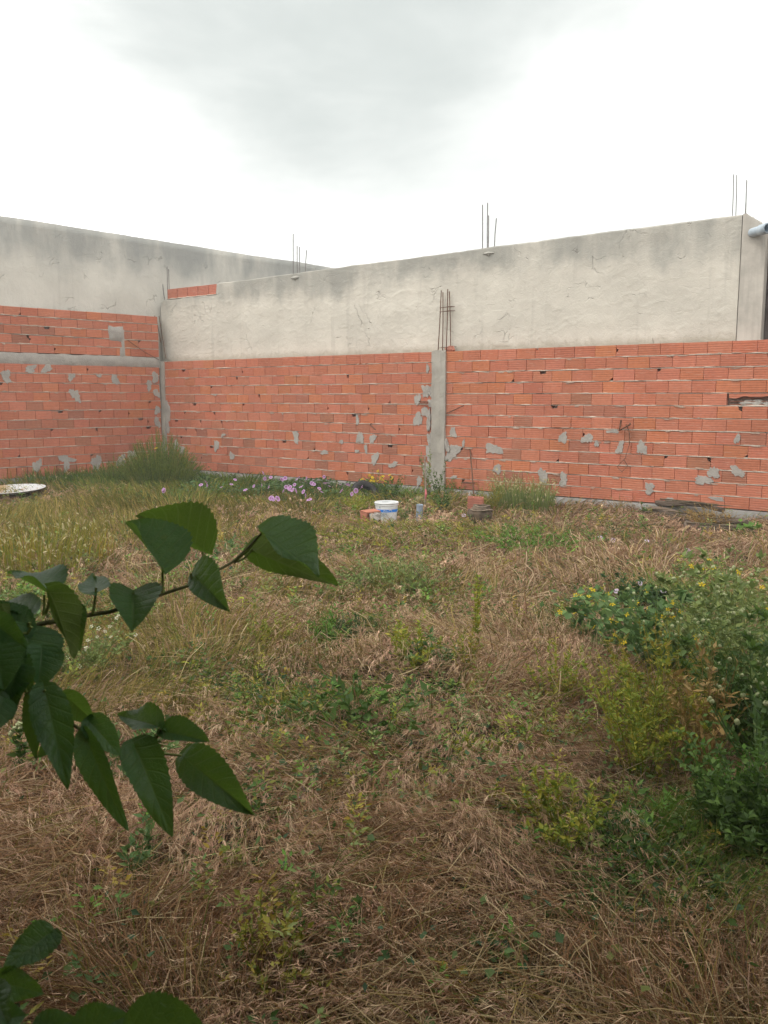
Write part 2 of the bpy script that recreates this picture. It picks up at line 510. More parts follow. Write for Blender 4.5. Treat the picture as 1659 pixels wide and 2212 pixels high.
def patch_mesh(wd, ht, seed, th=.0035, n=34):
    r0 = random.Random(seed)
    ph = [r0.uniform(0, 6.28) for _ in range(4)]
    sq = r0.uniform(.35, .95); kx = r0.uniform(-.35, .35)
    pts = []
    for k in range(n):
        t = 2 * math.pi * k / n
        c, s_ = math.cos(t), math.sin(t)
        rr = 1 / (abs(c) ** (2 / sq) + abs(s_) ** (2 / sq)) ** (sq / 2)
        rr *= 1 + .20 * math.sin(2 * t + ph[0]) + .15 * math.sin(3 * t + ph[1]) + .08 * math.sin(7 * t + ph[2]) + r0.uniform(-.15, .12)
        pts.append((c * rr * wd / 2 + kx * s_ * rr * wd / 2, s_ * rr * ht / 2))
    vs = [(x, .004, z) for x, z in pts] + [(x * .96, -th, z * .96) for x, z in pts] + [(x * .55, -th * r0.uniform(.8, 1.2), z * .55) for x, z in pts] + [(0, -th, 0)]
    fs = []
    for k in range(n):
        k2 = (k + 1) % n
        fs += [(k, k2, n + k2, n + k), (n + k, n + k2, 2 * n + k2, 2 * n + k), (2 * n + k, 2 * n + k2, 3 * n)]
    me = bpy.data.meshes.new('mortar_patch'); me.from_pydata(vs, [], fs); me.update(); me.materials.append(M_PATCH)
    return me

def brick_panel(root, s0, s1, rows, z0, bl, pitch=P, gap=.012, holes=(), seed=0, core=True, vgap=.0035, extra_rows=None, left=False):
    """fills root with single bricks; holes = list of (row, s) whose brick is left out / broken"""
    rr = random.Random(100 + seed)
    for r in range(rows):
        z = z0 + r * pitch + gap * .5
        off = (r % 2) * bl * .5 + rr.uniform(-.03, .03)
        s = s0 - off
        wob = rr.uniform(-.002, .002)
        while s < s1 - .02:
            a = max(s, s0); b = min(s + bl, s1)
            s += bl
            if b - a < .03: continue
            if b - a > bl - .02: ln = round(bl - vgap, 3)
            else: ln = round((b - a - vgap) / .02) * .02
            if ln < .03: continue
            mid = (a + b) / 2
            if any(h[0] == r and abs(h[1] - mid) < bl * .5 for h in holes): continue
            v = 0
            q = rr.random()
            if ln > .2 and q < .13: v = 1 + int(q / .13 * 5)
            o = link('brick', brick_mesh(ln, pitch - gap, v), root, (a + vgap * .5, rr.uniform(-.002, .004), z + wob + rr.uniform(-.0025, .0025)), (rr.uniform(-.006, .006), rr.uniform(-.006, .006), rr.uniform(-.008, .008)))
            o.color = brick_color(r, rows, a, left)
        if r > 0:
            bed_joint(root, s0, s1, z0 + r * pitch, seed * 31 + r * 1.7)

def panel_core(root, s0, s1, z0, z1, th=.10):
    m = MB(); m.box(s0, s1, .068, .068 + th, z0, z1); m.build('core', M_DARKMORTAR, root)

# --- right-hand boundary wall, two panels either side of the concrete post
sP0, _ = W2(934, 900); sP1, _ = W2(963, 900)
S_END = 13.2
wallA = thing('brick_wall', 'red hollow-brick wall panel between the plot corner and the rebar-topped concrete post', 'wall', C3, A2)
brick_panel(wallA, .06, sP0 + .02, 13, ZB, .2955, seed=1)
panel_core(wallA, .05, sP0 + .02, ZB, BRICK_TOP - .004)
wallB = thing('brick_wall', 'red hollow-brick wall panel right of the concrete post, with broken-open bricks', 'wall', C3, A2)
# broken-open bricks at the far right of the panel
hx, hz = W2(1628, 864); hr = int((hz - ZB) / P)
hx2, hz2 = W2(1672, 935); hr2 = int((hz2 - ZB) / P)
hx3, hz3 = W2(1331, 920)
brick_panel(wallB, sP1 - .02, S_END, 13, ZB, .3045, seed=2, holes=[(hr, hx - .15), (hr, hx + .15), (hr2, hx2 + .1)])
panel_core(wallB, sP1 - .02, S_END, ZB, BRICK_TOP - .004)

def broken_brick(root, s, z, wd, ht, seed):
    """brick whose face shell is gone: thin webs and a ragged rim round the dark cells"""
    r0 = random.Random(seed)
    m = MB()
    for k in range(4):
        zz = z + ht * (k + .15) / 3.6
        m.box(s + r0.uniform(0, .04), s + wd - r0.uniform(0, .05), .022 + r0.uniform(0, .02), .066, zz, zz + .007)
    o = m.build('broken_brick', M_BRICK, root); o.color = (.30, .115, .072, 1)
    # ragged remains of the shell
    n = 14; vs = []; fs = []
    for i in range(n + 1):
        t = i / n; x = s + wd * t
        hh = ht * (.10 + .16 * abs(math.sin(t * 7 + seed)) + r0.uniform(0, .12)) * (1.5 if t < .2 else 1)
        vs += [(x, .001, z + ht), (x, .001, z + ht - hh), (x, .012, z + ht - hh + .004)]
    for i in range(n):
        a = i * 3; fs += [(a, a + 1, a + 4, a + 3), (a + 1, a + 2, a + 5, a + 4)]
    m = MB(); m.add(vs, fs); o = m.build('broken_shell', M_BRICK, root); o.color = (.44, .155, .095, 1)
    # lumps of mortar lying in the cells
    for k in range(5):
        m = MB(); lump(m, (s + wd * (.28 + .15 * k) + r0.uniform(-.04, .04), .045, z + r0.uniform(.015, .035)), r0.uniform(.05, .10), .022, r0.uniform(.02, .045), seed + k, 9, 6)
        m.build('mortar_lump', M_PATCH, root)
def lump(m, c, rx, ry, rz, seed, n=8, k=5):
    r0 = random.Random(seed); vs = []; fs = []
    for j in range(k + 1):
        ph = math.pi * j / k
        for i in range(n):
            th = 2 * math.pi * i / n; q = r0.uniform(.8, 1.15)
            vs.append((c[0] + rx * q * math.sin(ph) * math.cos(th), c[1] + ry * q * math.sin(ph) * math.sin(th), c[2] + rz * q * math.cos(ph)))
    for j in range(k):
        for i in range(n):
            i2 = (i + 1) % n
            fs.append((j * n + i, j * n + i2, (j + 1) * n + i2, (j + 1) * n + i))
    m.add(vs, fs)
_s = math.floor(0)
broken_brick(wallB, hx - .30, ZB + hr * P + .008, .60, P - .014, 4)
broken_brick(wallB, hx2 - .05, ZB + hr2 * P + .008, .30, P - .014, 9)

# --- left-hand boundary wall
wallL = thing('brick_wall', 'left red brick wall with a concrete band and uneven upper courses', 'wall', C3, A1)
L0 = -4.9
ZL = .20
# lowest course of upright bricks
rr = random.Random(3); s = L0
while s < -.12:
    ln = rr.choice([.15, .18, .21])
    o = link('brick', brick_mesh(ln, .185), wallL, (s, rr.uniform(0, .006), ZL), (0, rr.uniform(-.01, .01), 0)); o.color = brick_color(0, 13, s, True)
    s += ln + .012
bed_joint(wallL, L0, -.08, ZL + .195, 77)
brick_panel(wallL, L0, -.06, 11, ZL + .2, .3045, pitch=.168, seed=3, left=True)
zband0 = ZL + .2 + 11 * .168
zband1 = zband0 + .19
brick_panel(wallL, L0, -.06, 5, zband1, .3045, pitch=.163, seed=4, gap=.018, left=True)
panel_core(wallL, L0, -.05, 0, zband0 + 5 * .163 + .18)
def rough_strip(name, root, x0, x1, z0, z1, y, mat, amp=.012, step=.035, seed=0, edge=.02):
    nx = max(3, int((x1 - x0) / step)); nz = max(3, int((z1 - z0) / step))
    X, Z = np.meshgrid(np.linspace(x0, x1, nx), np.linspace(z0, z1, nz))
    jx = (fbm(X * 6, Z * 6, seed + 2) - .5) * edge * 2; jz = (fbm(X * 7 + 9, Z * 7, seed + 4) - .5) * edge * 2
    Y = y - (fbm(X * 5, Z * 5, seed) - .3) * amp * 2
    Y = np.where((Z <= z0 + 1e-6) | (Z >= z1 - 1e-6) | (X <= x0 + 1e-6) | (X >= x1 - 1e-6), y + .014, Y)
    V = np.stack([X + jx, Y, Z + jz], -1).reshape(-1, 3)
    I, J = np.meshgrid(np.arange(nx - 1), np.arange(nz - 1)); k = (J * nx + I).ravel()
    return link(name, np_mesh(name, V, np.stack([k, k + 1, k + nx + 1, k + nx], -1), mat=mat), root)
rough_strip('concrete_band', wallL, L0, -.04, zband0 - .01, zband1 + .005, -.008, M_PATCH, .014, seed=3)
# short cement post filling in the upper courses
sa, za = W1(257, 700); sb, zb_ = W1(271, 768)
rough_strip('cement_fill', wallL, sa, sb, zband1 - .02, za - .1, -.010, M_PATCH, .012, seed=6)
rough_strip('cement_fill', wallL, sa - .22, sb - .02, za - .34, za - .06, -.012, M_PATCH, .03, seed=9, edge=.04)

# cement patches dabbed on the brick faces
PA, PB, PL = [], [], []
def c3(x, y, w_, h_): return (702 + x * .293, 594 + y * .293, w_ * .293, h_ * .293)
def c5(x, y, w_, h_): return (1134 + x * .3164, 729 + y * .3164, w_ * .3164, h_ * .3164)
def c2(x, y, w_, h_): return (324 + x * .2685, 486 + y * .2685, w_ * .2685, h_ * .2685)
def c1(x, y, w_, h_): return (x * .2929, 432 + y * .2929, w_ * .2929, h_ * .2929)
P2 = [c3(*q) for q in [(240, 1070, 22, 70), (258, 1200, 44, 85), (352, 1205, 50, 60), (302, 1280, 25, 62), (235, 1300, 35, 22), (368, 1355, 45, 95), (503, 1400, 55, 45), (685, 1065, 65, 100),
    (745, 860, 60, 75), (683, 920, 40, 90), (740, 1010, 50, 85), (945, 1160, 45, 70), (940, 1310, 98, 112), (1245, 1285, 120, 66), (1270, 1430, 57, 66), (1608, 1485, 56, 100), (950, 1490, 40, 26), (1022, 1240, 18, 60),
    (740, 1430, 46, 80), (695, 1520, 40, 60), (757, 690, 24, 60)]]
P2 += [c5(*q) for q in [(262, 685, 50, 90), (425, 690, 76, 60), (490, 725, 25, 50), (650, 750, 46, 80), (798, 755, 66, 92), (122, 945, 50, 90), (262, 970, 56, 80), (850, 1030, 66, 68), (1215, 975, 110, 66), (1285, 925, 70, 82), (1450, 915, 86, 72), (1450, 690, 36, 74), (1310, 1100, 100, 26), (990, 1115, 70, 40), (600, 642, 74, 24)]]
P2 += [c2(*q) for q in [(1175, 1705, 45, 85), (535, 1775, 35, 90), (660, 1860, 36, 62), (210, 1770, 36, 90), (255, 1810, 36, 80), (590, 1690, 30, 28), (1540, 1745, 32, 34), (1405, 1830, 66, 30), (145, 1500, 36, 150), (140, 1600, 34, 150), (520, 1365, 40, 16)]]
for i, (x, y, w_, h_) in enumerate(P2):
    s_, z_ = W2(x, y); s2_, _ = W2(x + w_, y); _, z2_ = W2(x, y + h_)
    root = wallA if s_ < sP0 else wallB
    link('mortar_patch', patch_mesh(abs(s2_ - s_), abs(z_ - z2_), 50 + i), root, (s_, -.004, z_))
for i, q in enumerate([(45, 1300, 75, 80), (225, 1245, 80, 50), (345, 1245, 70, 60), (525, 1305, 50, 55), (730, 1295, 35, 30), (850, 1325, 60, 70), (555, 1440, 65, 90), (1145, 1310, 50, 70), (1100, 1365, 40, 70), (1155, 1425, 40, 70), (1160, 1550, 35, 70), (1160, 1640, 40, 70), (275, 1960, 60, 90), (490, 1910, 130, 46), (490, 1960, 40, 90), (710, 1940, 70, 100), (895, 1920, 50, 90), (970, 1880, 55, 80)]):
    x, y, w_, h_ = c1(*q)
    s_, z_ = W1(x, y); s2_, _ = W1(x + w_, y); _, z2_ = W1(x, y + h_)
    link('mortar_patch', patch_mesh(abs(s2_ - s_), abs(z_ - z2_), 150 + i), wallL, (s_, -.004, z_))

# thin smears of mortar dragged over the brick faces along the joints
def smears(root, s0, s1, z0, pitch, rows, n, seed):
    r0 = random.Random(seed); m = MB()
    for i in range(n):
        q = patch_mesh(r0.uniform(.03, .13), r0.uniform(.008, .022), seed * 100 + i, .0015, 14)
        sx = r0.uniform(s0 + .1, s1 - .1); zz = z0 + r0.randint(1, rows - 1) * pitch + r0.uniform(-.02, .014)
        m.add([(v.co.x + sx, v.co.y - .0035, v.co.z + zz) for v in q.vertices], [tuple(p.vertices) for p in q.polygons])
        bpy.data.meshes.remove(q)
    tag(m.build('mortar_smears', M_PATCH2, root), kind='stuff')
smears(wallA, .1, sP0, ZB, P, 13, 110, 5); smears(wallB, sP1, S_END - 1.0, ZB, P, 13, 90, 6); smears(wallL, -3.6, -.1, ZL + .2, .168, 11, 40, 7); smears(wallL, -3.6, -.1, zband1, .163, 5, 40, 8)
# --- plinths (footings) under the walls
def plinth(root, s0, s1, z1, seed):
    n = int((s1 - s0) / .06); s = np.linspace(s0, s1, n); V = []
    for i in range(n):
        y = -.030 - (fbm(s[i] * 3, seed, 2) - .5) * .03; zt = z1 - .004 - abs(fbm(s[i] * 5, seed, 6) - .5) * .02
        V += [(s[i], y - .01, -.25), (s[i], y - .004, zt * .5), (s[i], y, zt - .006), (s[i], y + .012, zt), (s[i], .09, zt)]
    q = [(i * 5 + k, i * 5 + 5 + k, i * 5 + 6 + k, i * 5 + k + 1) for i in range(n - 1) for k in range(4)]
    link('plinth', np_mesh('plinth', V, q, mat=M_PLINTH, smooth=False), root)
plinth(wallA, .0, sP0 + .03, ZB, 1); plinth(wallB, sP1 - .03, S_END, ZB, 2); plinth(wallL, L0, -.02, ZL, 3)

# --- concrete post with starter bars
post = thing('concrete_post', 'grey concrete post cast between the two brick panels, rebar sticking out on top', 'post', C3, A2)
def rough_post(name, root, x0, x1, y0, y1, z0, z1, mat, seed, amp=.012, nz=60):
    ring = []
    nx = 5; ny = 4
    for i in range(nx): ring.append((x0 + (x1 - x0) * i / (nx - 1), y0))
    for i in range(1, ny): ring.append((x1, y0 + (y1 - y0) * i / (ny - 1)))
    for i in range(1, nx): ring.append((x1 - (x1 - x0) * i / (nx - 1), y1))
    for i in range(1, ny - 1): ring.append((x0, y1 - (y1 - y0) * i / (ny - 1)))
    n = len(ring); vs = []; fs = []
    for j in range(nz + 1):
        z = z0 + (z1 - z0) * j / nz
        for i, (x, y) in enumerate(ring):
            a = (fbm(x * 8 + i * .7, z * 5, seed) - .5) * amp * 2; b = (fbm(x * 8 + 5 + i * .3, z * 5, seed + 2) - .5) * amp * 2
            vs.append((x + a, y + b, z + (random.uniform(-.02, .02) if j == nz else 0)))
    for j in range(nz):
        for i in range(n):
            i2 = (i + 1) % n
            fs.append((j * n + i, j * n + i2, (j + 1) * n + i2, (j + 1) * n + i))
    vs.append(((x0 + x1) / 2, (y0 + y1) / 2, z1 + .015)); c = len(vs) - 1
    for i in range(n): fs.append((nz * n + i, nz * n + (i + 1) % n, c))
    m = MB(); m.add(vs, fs); return m.build(name, mat, root)
rough_post('shaft', post, sP0, sP1, -.035, .16, -.2, BRICK_TOP + .0, M_CONC, 4)
# cement squeezed out over the bricks left of the post
for i, (x, y, w_, h_) in enumerate([c3(790, 860, 60, 90), c3(795, 950, 60, 60), c3(785, 1230, 60, 120), c3(780, 1330, 60, 120), c3(780, 1480, 60, 150), c3(770, 1080, 26, 160), c3(905, 1260, 30, 90)]):
    s_, z_ = W2(x, y); s2_, _ = W2(x + w_, y); _, z2_ = W2(x, y + h_)
    link('cement_spill', patch_mesh(abs(s2_ - s_), abs(z_ - z2_), 250 + i, .02), post, (s_, -.008, z_))
# starter bars: four bars gathered by two stirrups
for (xa, ya, xb, yb, yo) in [(945, 764, 952.5, 627, .00), (955, 760, 956, 631, .13), (963, 758, 966.5, 624.5, .0), (973, 755, 970, 629, .13)]:
    a = W2(xa, ya, yo); b = W2(xb, yb, yo)
    m = MB(); m.tube([(a[0], yo + .01, BRICK_TOP - .06), ((a[0] + b[0]) / 2 + .006, yo + .01, (BRICK_TOP + b[1]) / 2), (b[0], yo + .01, b[1])], .0075); m.build('starter_bar', M_RUST, post)
for (y_, xa, xb) in [(665, 950, 971), (674, 949.5, 971.5), (752, 946, 974)]:
    a = W2(xa, y_); b = W2(xb, y_ - 3)
    m = MB(); m.tube([(a[0], -.002, a[1]), (b[0], -.002, b[1]), (b[0] + .005, .15, b[1] + .01), (a[0] + .03, .15, a[1] + .02), (a[0], -.002, a[1])], .0045); m.build('stirrup', M_RUST, post)
m = MB(); s_, z_ = W2(961, 757); lump(m, (s_ + .06, .06, BRICK_TOP + .03), .10, .05, .05, 5); o = m.build('brick_rubble', M_BRICK, post); o.color = (.40, .16, .11, 1)

# corner post
cpost = thing('concrete_post', 'narrow grey concrete post in the inner corner of the two brick walls', 'post', C3, A2)
rough_post('shaft', cpost, -.05, .085, -.03, .10, -.2, BRICK_TOP - .01, M_CONC, 8, .014)
for (xa, ya, xb, yb) in [(338, 790, 333, 684), (343, 790, 337, 682), (361, 775, 346, 683), (350, 740, 341, 690)]:
    a = W2(xa, ya, .05); b = W2(xb, yb, .05)
    m = MB(); m.tube([(a[0], .02, a[1]), (b[0], .02, b[1])], .008); m.build('starter_bar', M_RUST, cpost)
wire = MB(); a = W1(275, 735); b = W1(342, 777)
wire.tube([(a[0], -.02, a[1]), ((a[0] + b[0]) / 2, -.06, (a[1] + b[1]) / 2 - .04), (b[0], -.02, b[1])], .006)
o = wire.build('rusty_wire', M_RUST, None, C3, (0, 0, A1)); tag(o, 'thin rusty wire slanting across the upper left brick wall to the corner', 'wire')

# rods poking out of the brickwork
def wall_rod(pts, label, r=.008, name='rusty_rod', out=(-.03, -.06)):
    q = []
    for i, (x, y) in enumerate(pts):
        s_, z_ = W2(x, y, -.03); q.append((s_, out[0] + (out[1] - out[0]) * i / max(1, len(pts) - 1), z_))
    m = MB(); m.tube(q, r); o = m.build(name, M_RUST, None, C3, (0, 0, A2)); tag(o, label, 'rod', 'rods stuck in the brickwork')
wall_rod([(965, 893), (1004, 876)], 'rusty rod slanting up to the right out of the concrete post')
wall_rod([(905, 867), (927, 868)], 'upper of two short rusty rods beside the left of the post', .007)
wall_rod([(904, 871), (926, 870)], 'lower of two short rusty rods beside the left of the post', .007)
wall_rod([(798, 915), (806, 918), (828, 927)], 'rusty rod jutting from the brick panel left of the post', .010, out=(.02, -.25))
wall_rod([(998, 1042), (1028, 1043)], 'short flat rusty rod low on the wall behind the leaning rod', .011)
wall_rod([(1337, 922), (1340, 908), (1338, 930), (1363, 917), (1365, 914)], 'bent rusty hook sticking out of a holed brick right of the post', .011, out=(.03, -.10))
wall_rod([(1352, 916), (1360, 934), (1360, 960), (1351, 990), (1334, 1008), (1345, 1019), (1357, 1006), (1349, 992)], 'loop of rusty wire hanging on the right brick panel', .006, 'wire_loop')
# dark soot spots where a brick is stained
M_SOOT = simple('soot', (.075, .07, .065), .95, .1, .3, 20, .3)

# ------------------------------------------------------------------ plastered walls of the neighbours behind
def plaster_wall(name, label, root_loc, ang, s0, s1, zb, ztop, mat, yoff, amp, seed, step=.04, thick=.22, cat='wall'):
    root = thing(name, label, cat, root_loc, ang)
    nx = int((s1 - s0) / step); nz = int(2.4 / step)
    X = np.linspace(s0, s1, nx); T = np.linspace(0, 1, nz)
    XX, TT = np.meshgrid(X, T)
    zt = np.array([ztop(x) for x in X]) + (fbm(X * 2.2, X * 0, seed + 9) - .5) * .035
    ZZ = zb + (zt[None, :] - zb) * TT
    relief = (fbm(XX * .7, ZZ * .9, seed) - .5) * amp * 2.2 + (fbm(XX * 3.5, ZZ * 4.5, seed + 5) - .5) * amp * .9
    # trowel ridges: thin lips where one throw of plaster overlaps the next
    a = fbm(XX * 1.7 + 3, ZZ * 2.3, seed + 7, 3) * 9; rid = np.abs(a - np.round(a)); lip = np.clip(1 - rid * 9, 0, 1) * (fbm(XX * 1.1, ZZ * 1.6, seed + 3) > .52)
    relief = relief + lip * amp * .40
    # ragged rolled foot of the coat
    foot = np.clip(1 - (ZZ - zb) / .16, 0, 1); relief = relief + foot ** 2 * (fbm(XX * 8, ZZ * 8, seed + 6) - .35) * amp * 2.0
    Y = yoff - relief
    V = np.stack([XX, Y, ZZ], -1).reshape(-1, 3)
    I, J = np.meshgrid(np.arange(nx - 1), np.arange(nz - 1)); k = (J * nx + I).ravel()
    q = [np.stack([k, k + 1, k + nx + 1, k + nx], -1)]
    # top and back
    base = len(V); tb = np.stack([X, np.full(nx, yoff + thick), zt], -1); bb_ = np.stack([X, np.full(nx, yoff + thick), np.full(nx, zb)], -1)
    V = np.concatenate([V, tb, bb_]); i = np.arange(nx - 1); t0 = (nz - 1) * nx
    q.append(np.stack([t0 + i, t0 + i + 1, base + i + 1, base + i], -1)); q.append(np.stack([base + i, base + i + 1, base + nx + i + 1, base + nx + i], -1))
    ed = []
    for e in (0, nx - 1):
        for j in range(nz - 1):
            pass
    q = np.concatenate(q)
    link('plaster_face', np_mesh('plaster_face', V, q, mat=mat, smooth=True), root)
    m = MB(); m.box(s0 + .004, s1 - .004, yoff + .03, yoff + thick - .004, zb, min(ztop(s0 + .02), ztop(s1 - .02)) - .06); m.build('wall_core', mat, root)
    return root
sTopL, zTopL = W2(470, 645, .2); sK, zK = W2(640, 592, .2); sR, zR = W2(1605, 466, .2); sL0, _ = W2(352, 700, .2)
_, zLow = W2(365, 648, .2)
def top2(s):
    if s < sTopL: 
        q = max(0, 1 - (s - sL0) / .14)
        return zLow - .10 * q * q
    return zK + (zR - zK) * (s - sK) / (sR - sK) + .01
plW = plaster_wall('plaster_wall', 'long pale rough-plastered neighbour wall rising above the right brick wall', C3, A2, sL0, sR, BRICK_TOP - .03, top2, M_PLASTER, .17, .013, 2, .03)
# cap course of bare bricks on the low left end
sa, za = W2(363, 644, .2); sb, zb_ = W2(470, 644, .2)
capb = thing('brick_course', 'short course of red bricks lying on the low left end of the plastered wall', 'bricks', C3, A2)
s = sa; hgt = .19
zt = zLow + .012
while s < sb - .05:
    ln = .30 if s + .3 < sb else sb - s
    o = link('brick', brick_mesh(round(ln - .006, 2), hgt), capb, (s, .19, zt + .006), (0, random.uniform(-.006, .006), 0)); o.color = (.44 * random.uniform(.95, 1.05), .16, .105, 1)
    s += ln
m = MB(); m.box(sa + .02, sb - .02, .21, .34, zt - .02, zt + .10); m.build('core', M_DARKMORTAR, capb)
bed_joint(capb, sa, sb, zt + .002, 5).location = (0, .17, 0)
# column and set-back wall at the right end
colR = thing('concrete_column', 'smooth concrete column at the right end of the plastered wall with a broken head', 'column', C3, A2)
sC1, _ = W2(1652, 600, .2)
def top3(t):   # broken head sloping down to the right
    return zR + .03 - .0 * t
vs = []; fs = []; n = 14
zr_end = W2(1652, 492, .2)[1]
for i in range(n + 1):
    t = i / n; x = sR + .012 + (sC1 - sR - .012) * t
    z = zR + .02 + (zr_end - zR - .02) * max(0, (t - .12) / .88) + random.uniform(-.015, .015)
    for (y, zz) in ((.155, BRICK_TOP - .03), (.155, z), (.42, z + random.uniform(-.02, .02)), (.42, BRICK_TOP - .03)): vs.append((x, y, zz))
for i in range(n):
    a = i * 4
    for k in range(3): fs.append((a + k, a + 4 + k, a + 5 + k, a + 1 + k))
fs += [(0, 1, 2, 3), (n * 4 + 3, n * 4 + 2, n * 4 + 1, n * 4)]
m = MB(); m.add(vs, fs); m.build('shaft', M_CONC2, colR)
backR = thing('plaster_wall', 'strip of darker set-back wall at the right edge beyond the concrete column', 'wall', C3, A2)
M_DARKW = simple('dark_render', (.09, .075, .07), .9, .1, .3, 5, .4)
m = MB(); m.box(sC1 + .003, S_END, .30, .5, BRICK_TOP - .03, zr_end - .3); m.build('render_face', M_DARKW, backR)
m = MB(); m.box(sC1 + .003, S_END, .27, .5, zr_end - .297, zr_end - .03); m.build('lintel', M_CONC2, backR)
# drain pipe
pipe = thing('drain_pipe', 'grey plastic drain pipe poking out of the concrete column top at right', 'pipe', C3, A2)
M_PVC = simple('grey_pvc', (.42, .49, .55), .4, .4, .12, 8, .1)
a = W2(1622, 501, .1); b = W2(1668, 494, -.15)
pa = Vector((a[0], .17, a[1])); pb = Vector((a[0] + .26, -.16, a[1] - .02))
def pipe_mesh(m, pa, pb, ro, ri, n=20):
    t = (pb - pa).normalized(); u = t.cross(Vector((0, 0, 1))).normalized(); v = u.cross(t)
    vs = []; fs = []
    for (p, r) in ((pa, ro), (pb, ro), (pb, ri), (pa, ri)):
        for k in range(n):
            th = 2 * math.pi * k / n; vs.append(p + (u * math.cos(th) + v * math.sin(th)) * r)
    for j in range(3):
        for k in range(n):
            k2 = (k + 1) % n; fs.append((j * n + k, j * n + k2, (j + 1) * n + k2, (j + 1) * n + k))
    m.add(vs, fs)
m = MB(); pipe_mesh(m, pa, pb, .056, .050); m.build('tube', M_PVC, pipe, smooth=True)
m = MB(); pipe_mesh(m, pa + (pb - pa) * .55, pa + (pb - pa) * .97, .064, .057); m.build('socket_collar', M_PVC, pipe, smooth=True)

# taller neighbour house wall behind the left wall
_, zH0 = W1(0, 466, .3); _, zH1 = W1(700, 575, .3)
plaster_wall('house_wall', 'tall weathered grey-topped house wall behind the left brick wall', C3, A1, -7.0, 7.5, .1, lambda s: zH0 + (zH1 - zH0) * (s + 3.2) / 7.6, M_PLASTER2, .30, .018, 12, .06, .3)

# column stubs and starter bars on the plastered wall
def bars(label, rods, base_off=.28, lump_at=None, r=.0075):
    t = thing('starter_bars', label, 'rebar', C3, A2, 'starter bars on the plastered wall')
    for (xa, ya, xb, yb) in rods:
        a = W2(xa, ya, base_off); b = W2(xb, yb, base_off); yo = base_off + random.uniform(-.05, .05)
        m = MB(); m.tube([(a[0], yo, a[1] - .12), ((a[0] + b[0]) / 2 + random.uniform(-.006, .006), yo, (a[1] + b[1]) / 2), (b[0], yo, b[1])], r); m.build('bar', M_STEEL, t)
    if lump_at:
        s_, z_ = W2(*lump_at, .2)
        m = MB(); lump(m, (s_, .26, z_ - .02), .15, .11, .07, 3, 12, 8); m.build('concrete_stub', M_PLASTER, t)
bars('cluster of four thin starter bars on the plastered wall nearest the house wall', [(634, 596, 634, 505), (641, 596, 640, 531), (646, 596, 645, 533), (660, 592, 664, 541)], lump_at=(640, 598))
bars('cluster of four starter bars on the plastered wall above the concrete post', [(1041, 545, 1041, 442), (1050, 545, 1050.5, 437), (1056, 545, 1057, 466), (1069, 540, 1074, 472)], lump_at=(1058, 545))
bars('two pairs of starter bars at the right end of the plastered wall', [(1583, 472, 1586, 378), (1588, 472, 1590, 377), (1607, 470, 1611, 387), (1612, 470, 1614, 391)], r=.0052)
bars('three thin starter bars at the low left end of the plastered wall', [(355, 650, 346, 586), (362, 650, 360, 576), (370, 650, 368, 582)], .28)

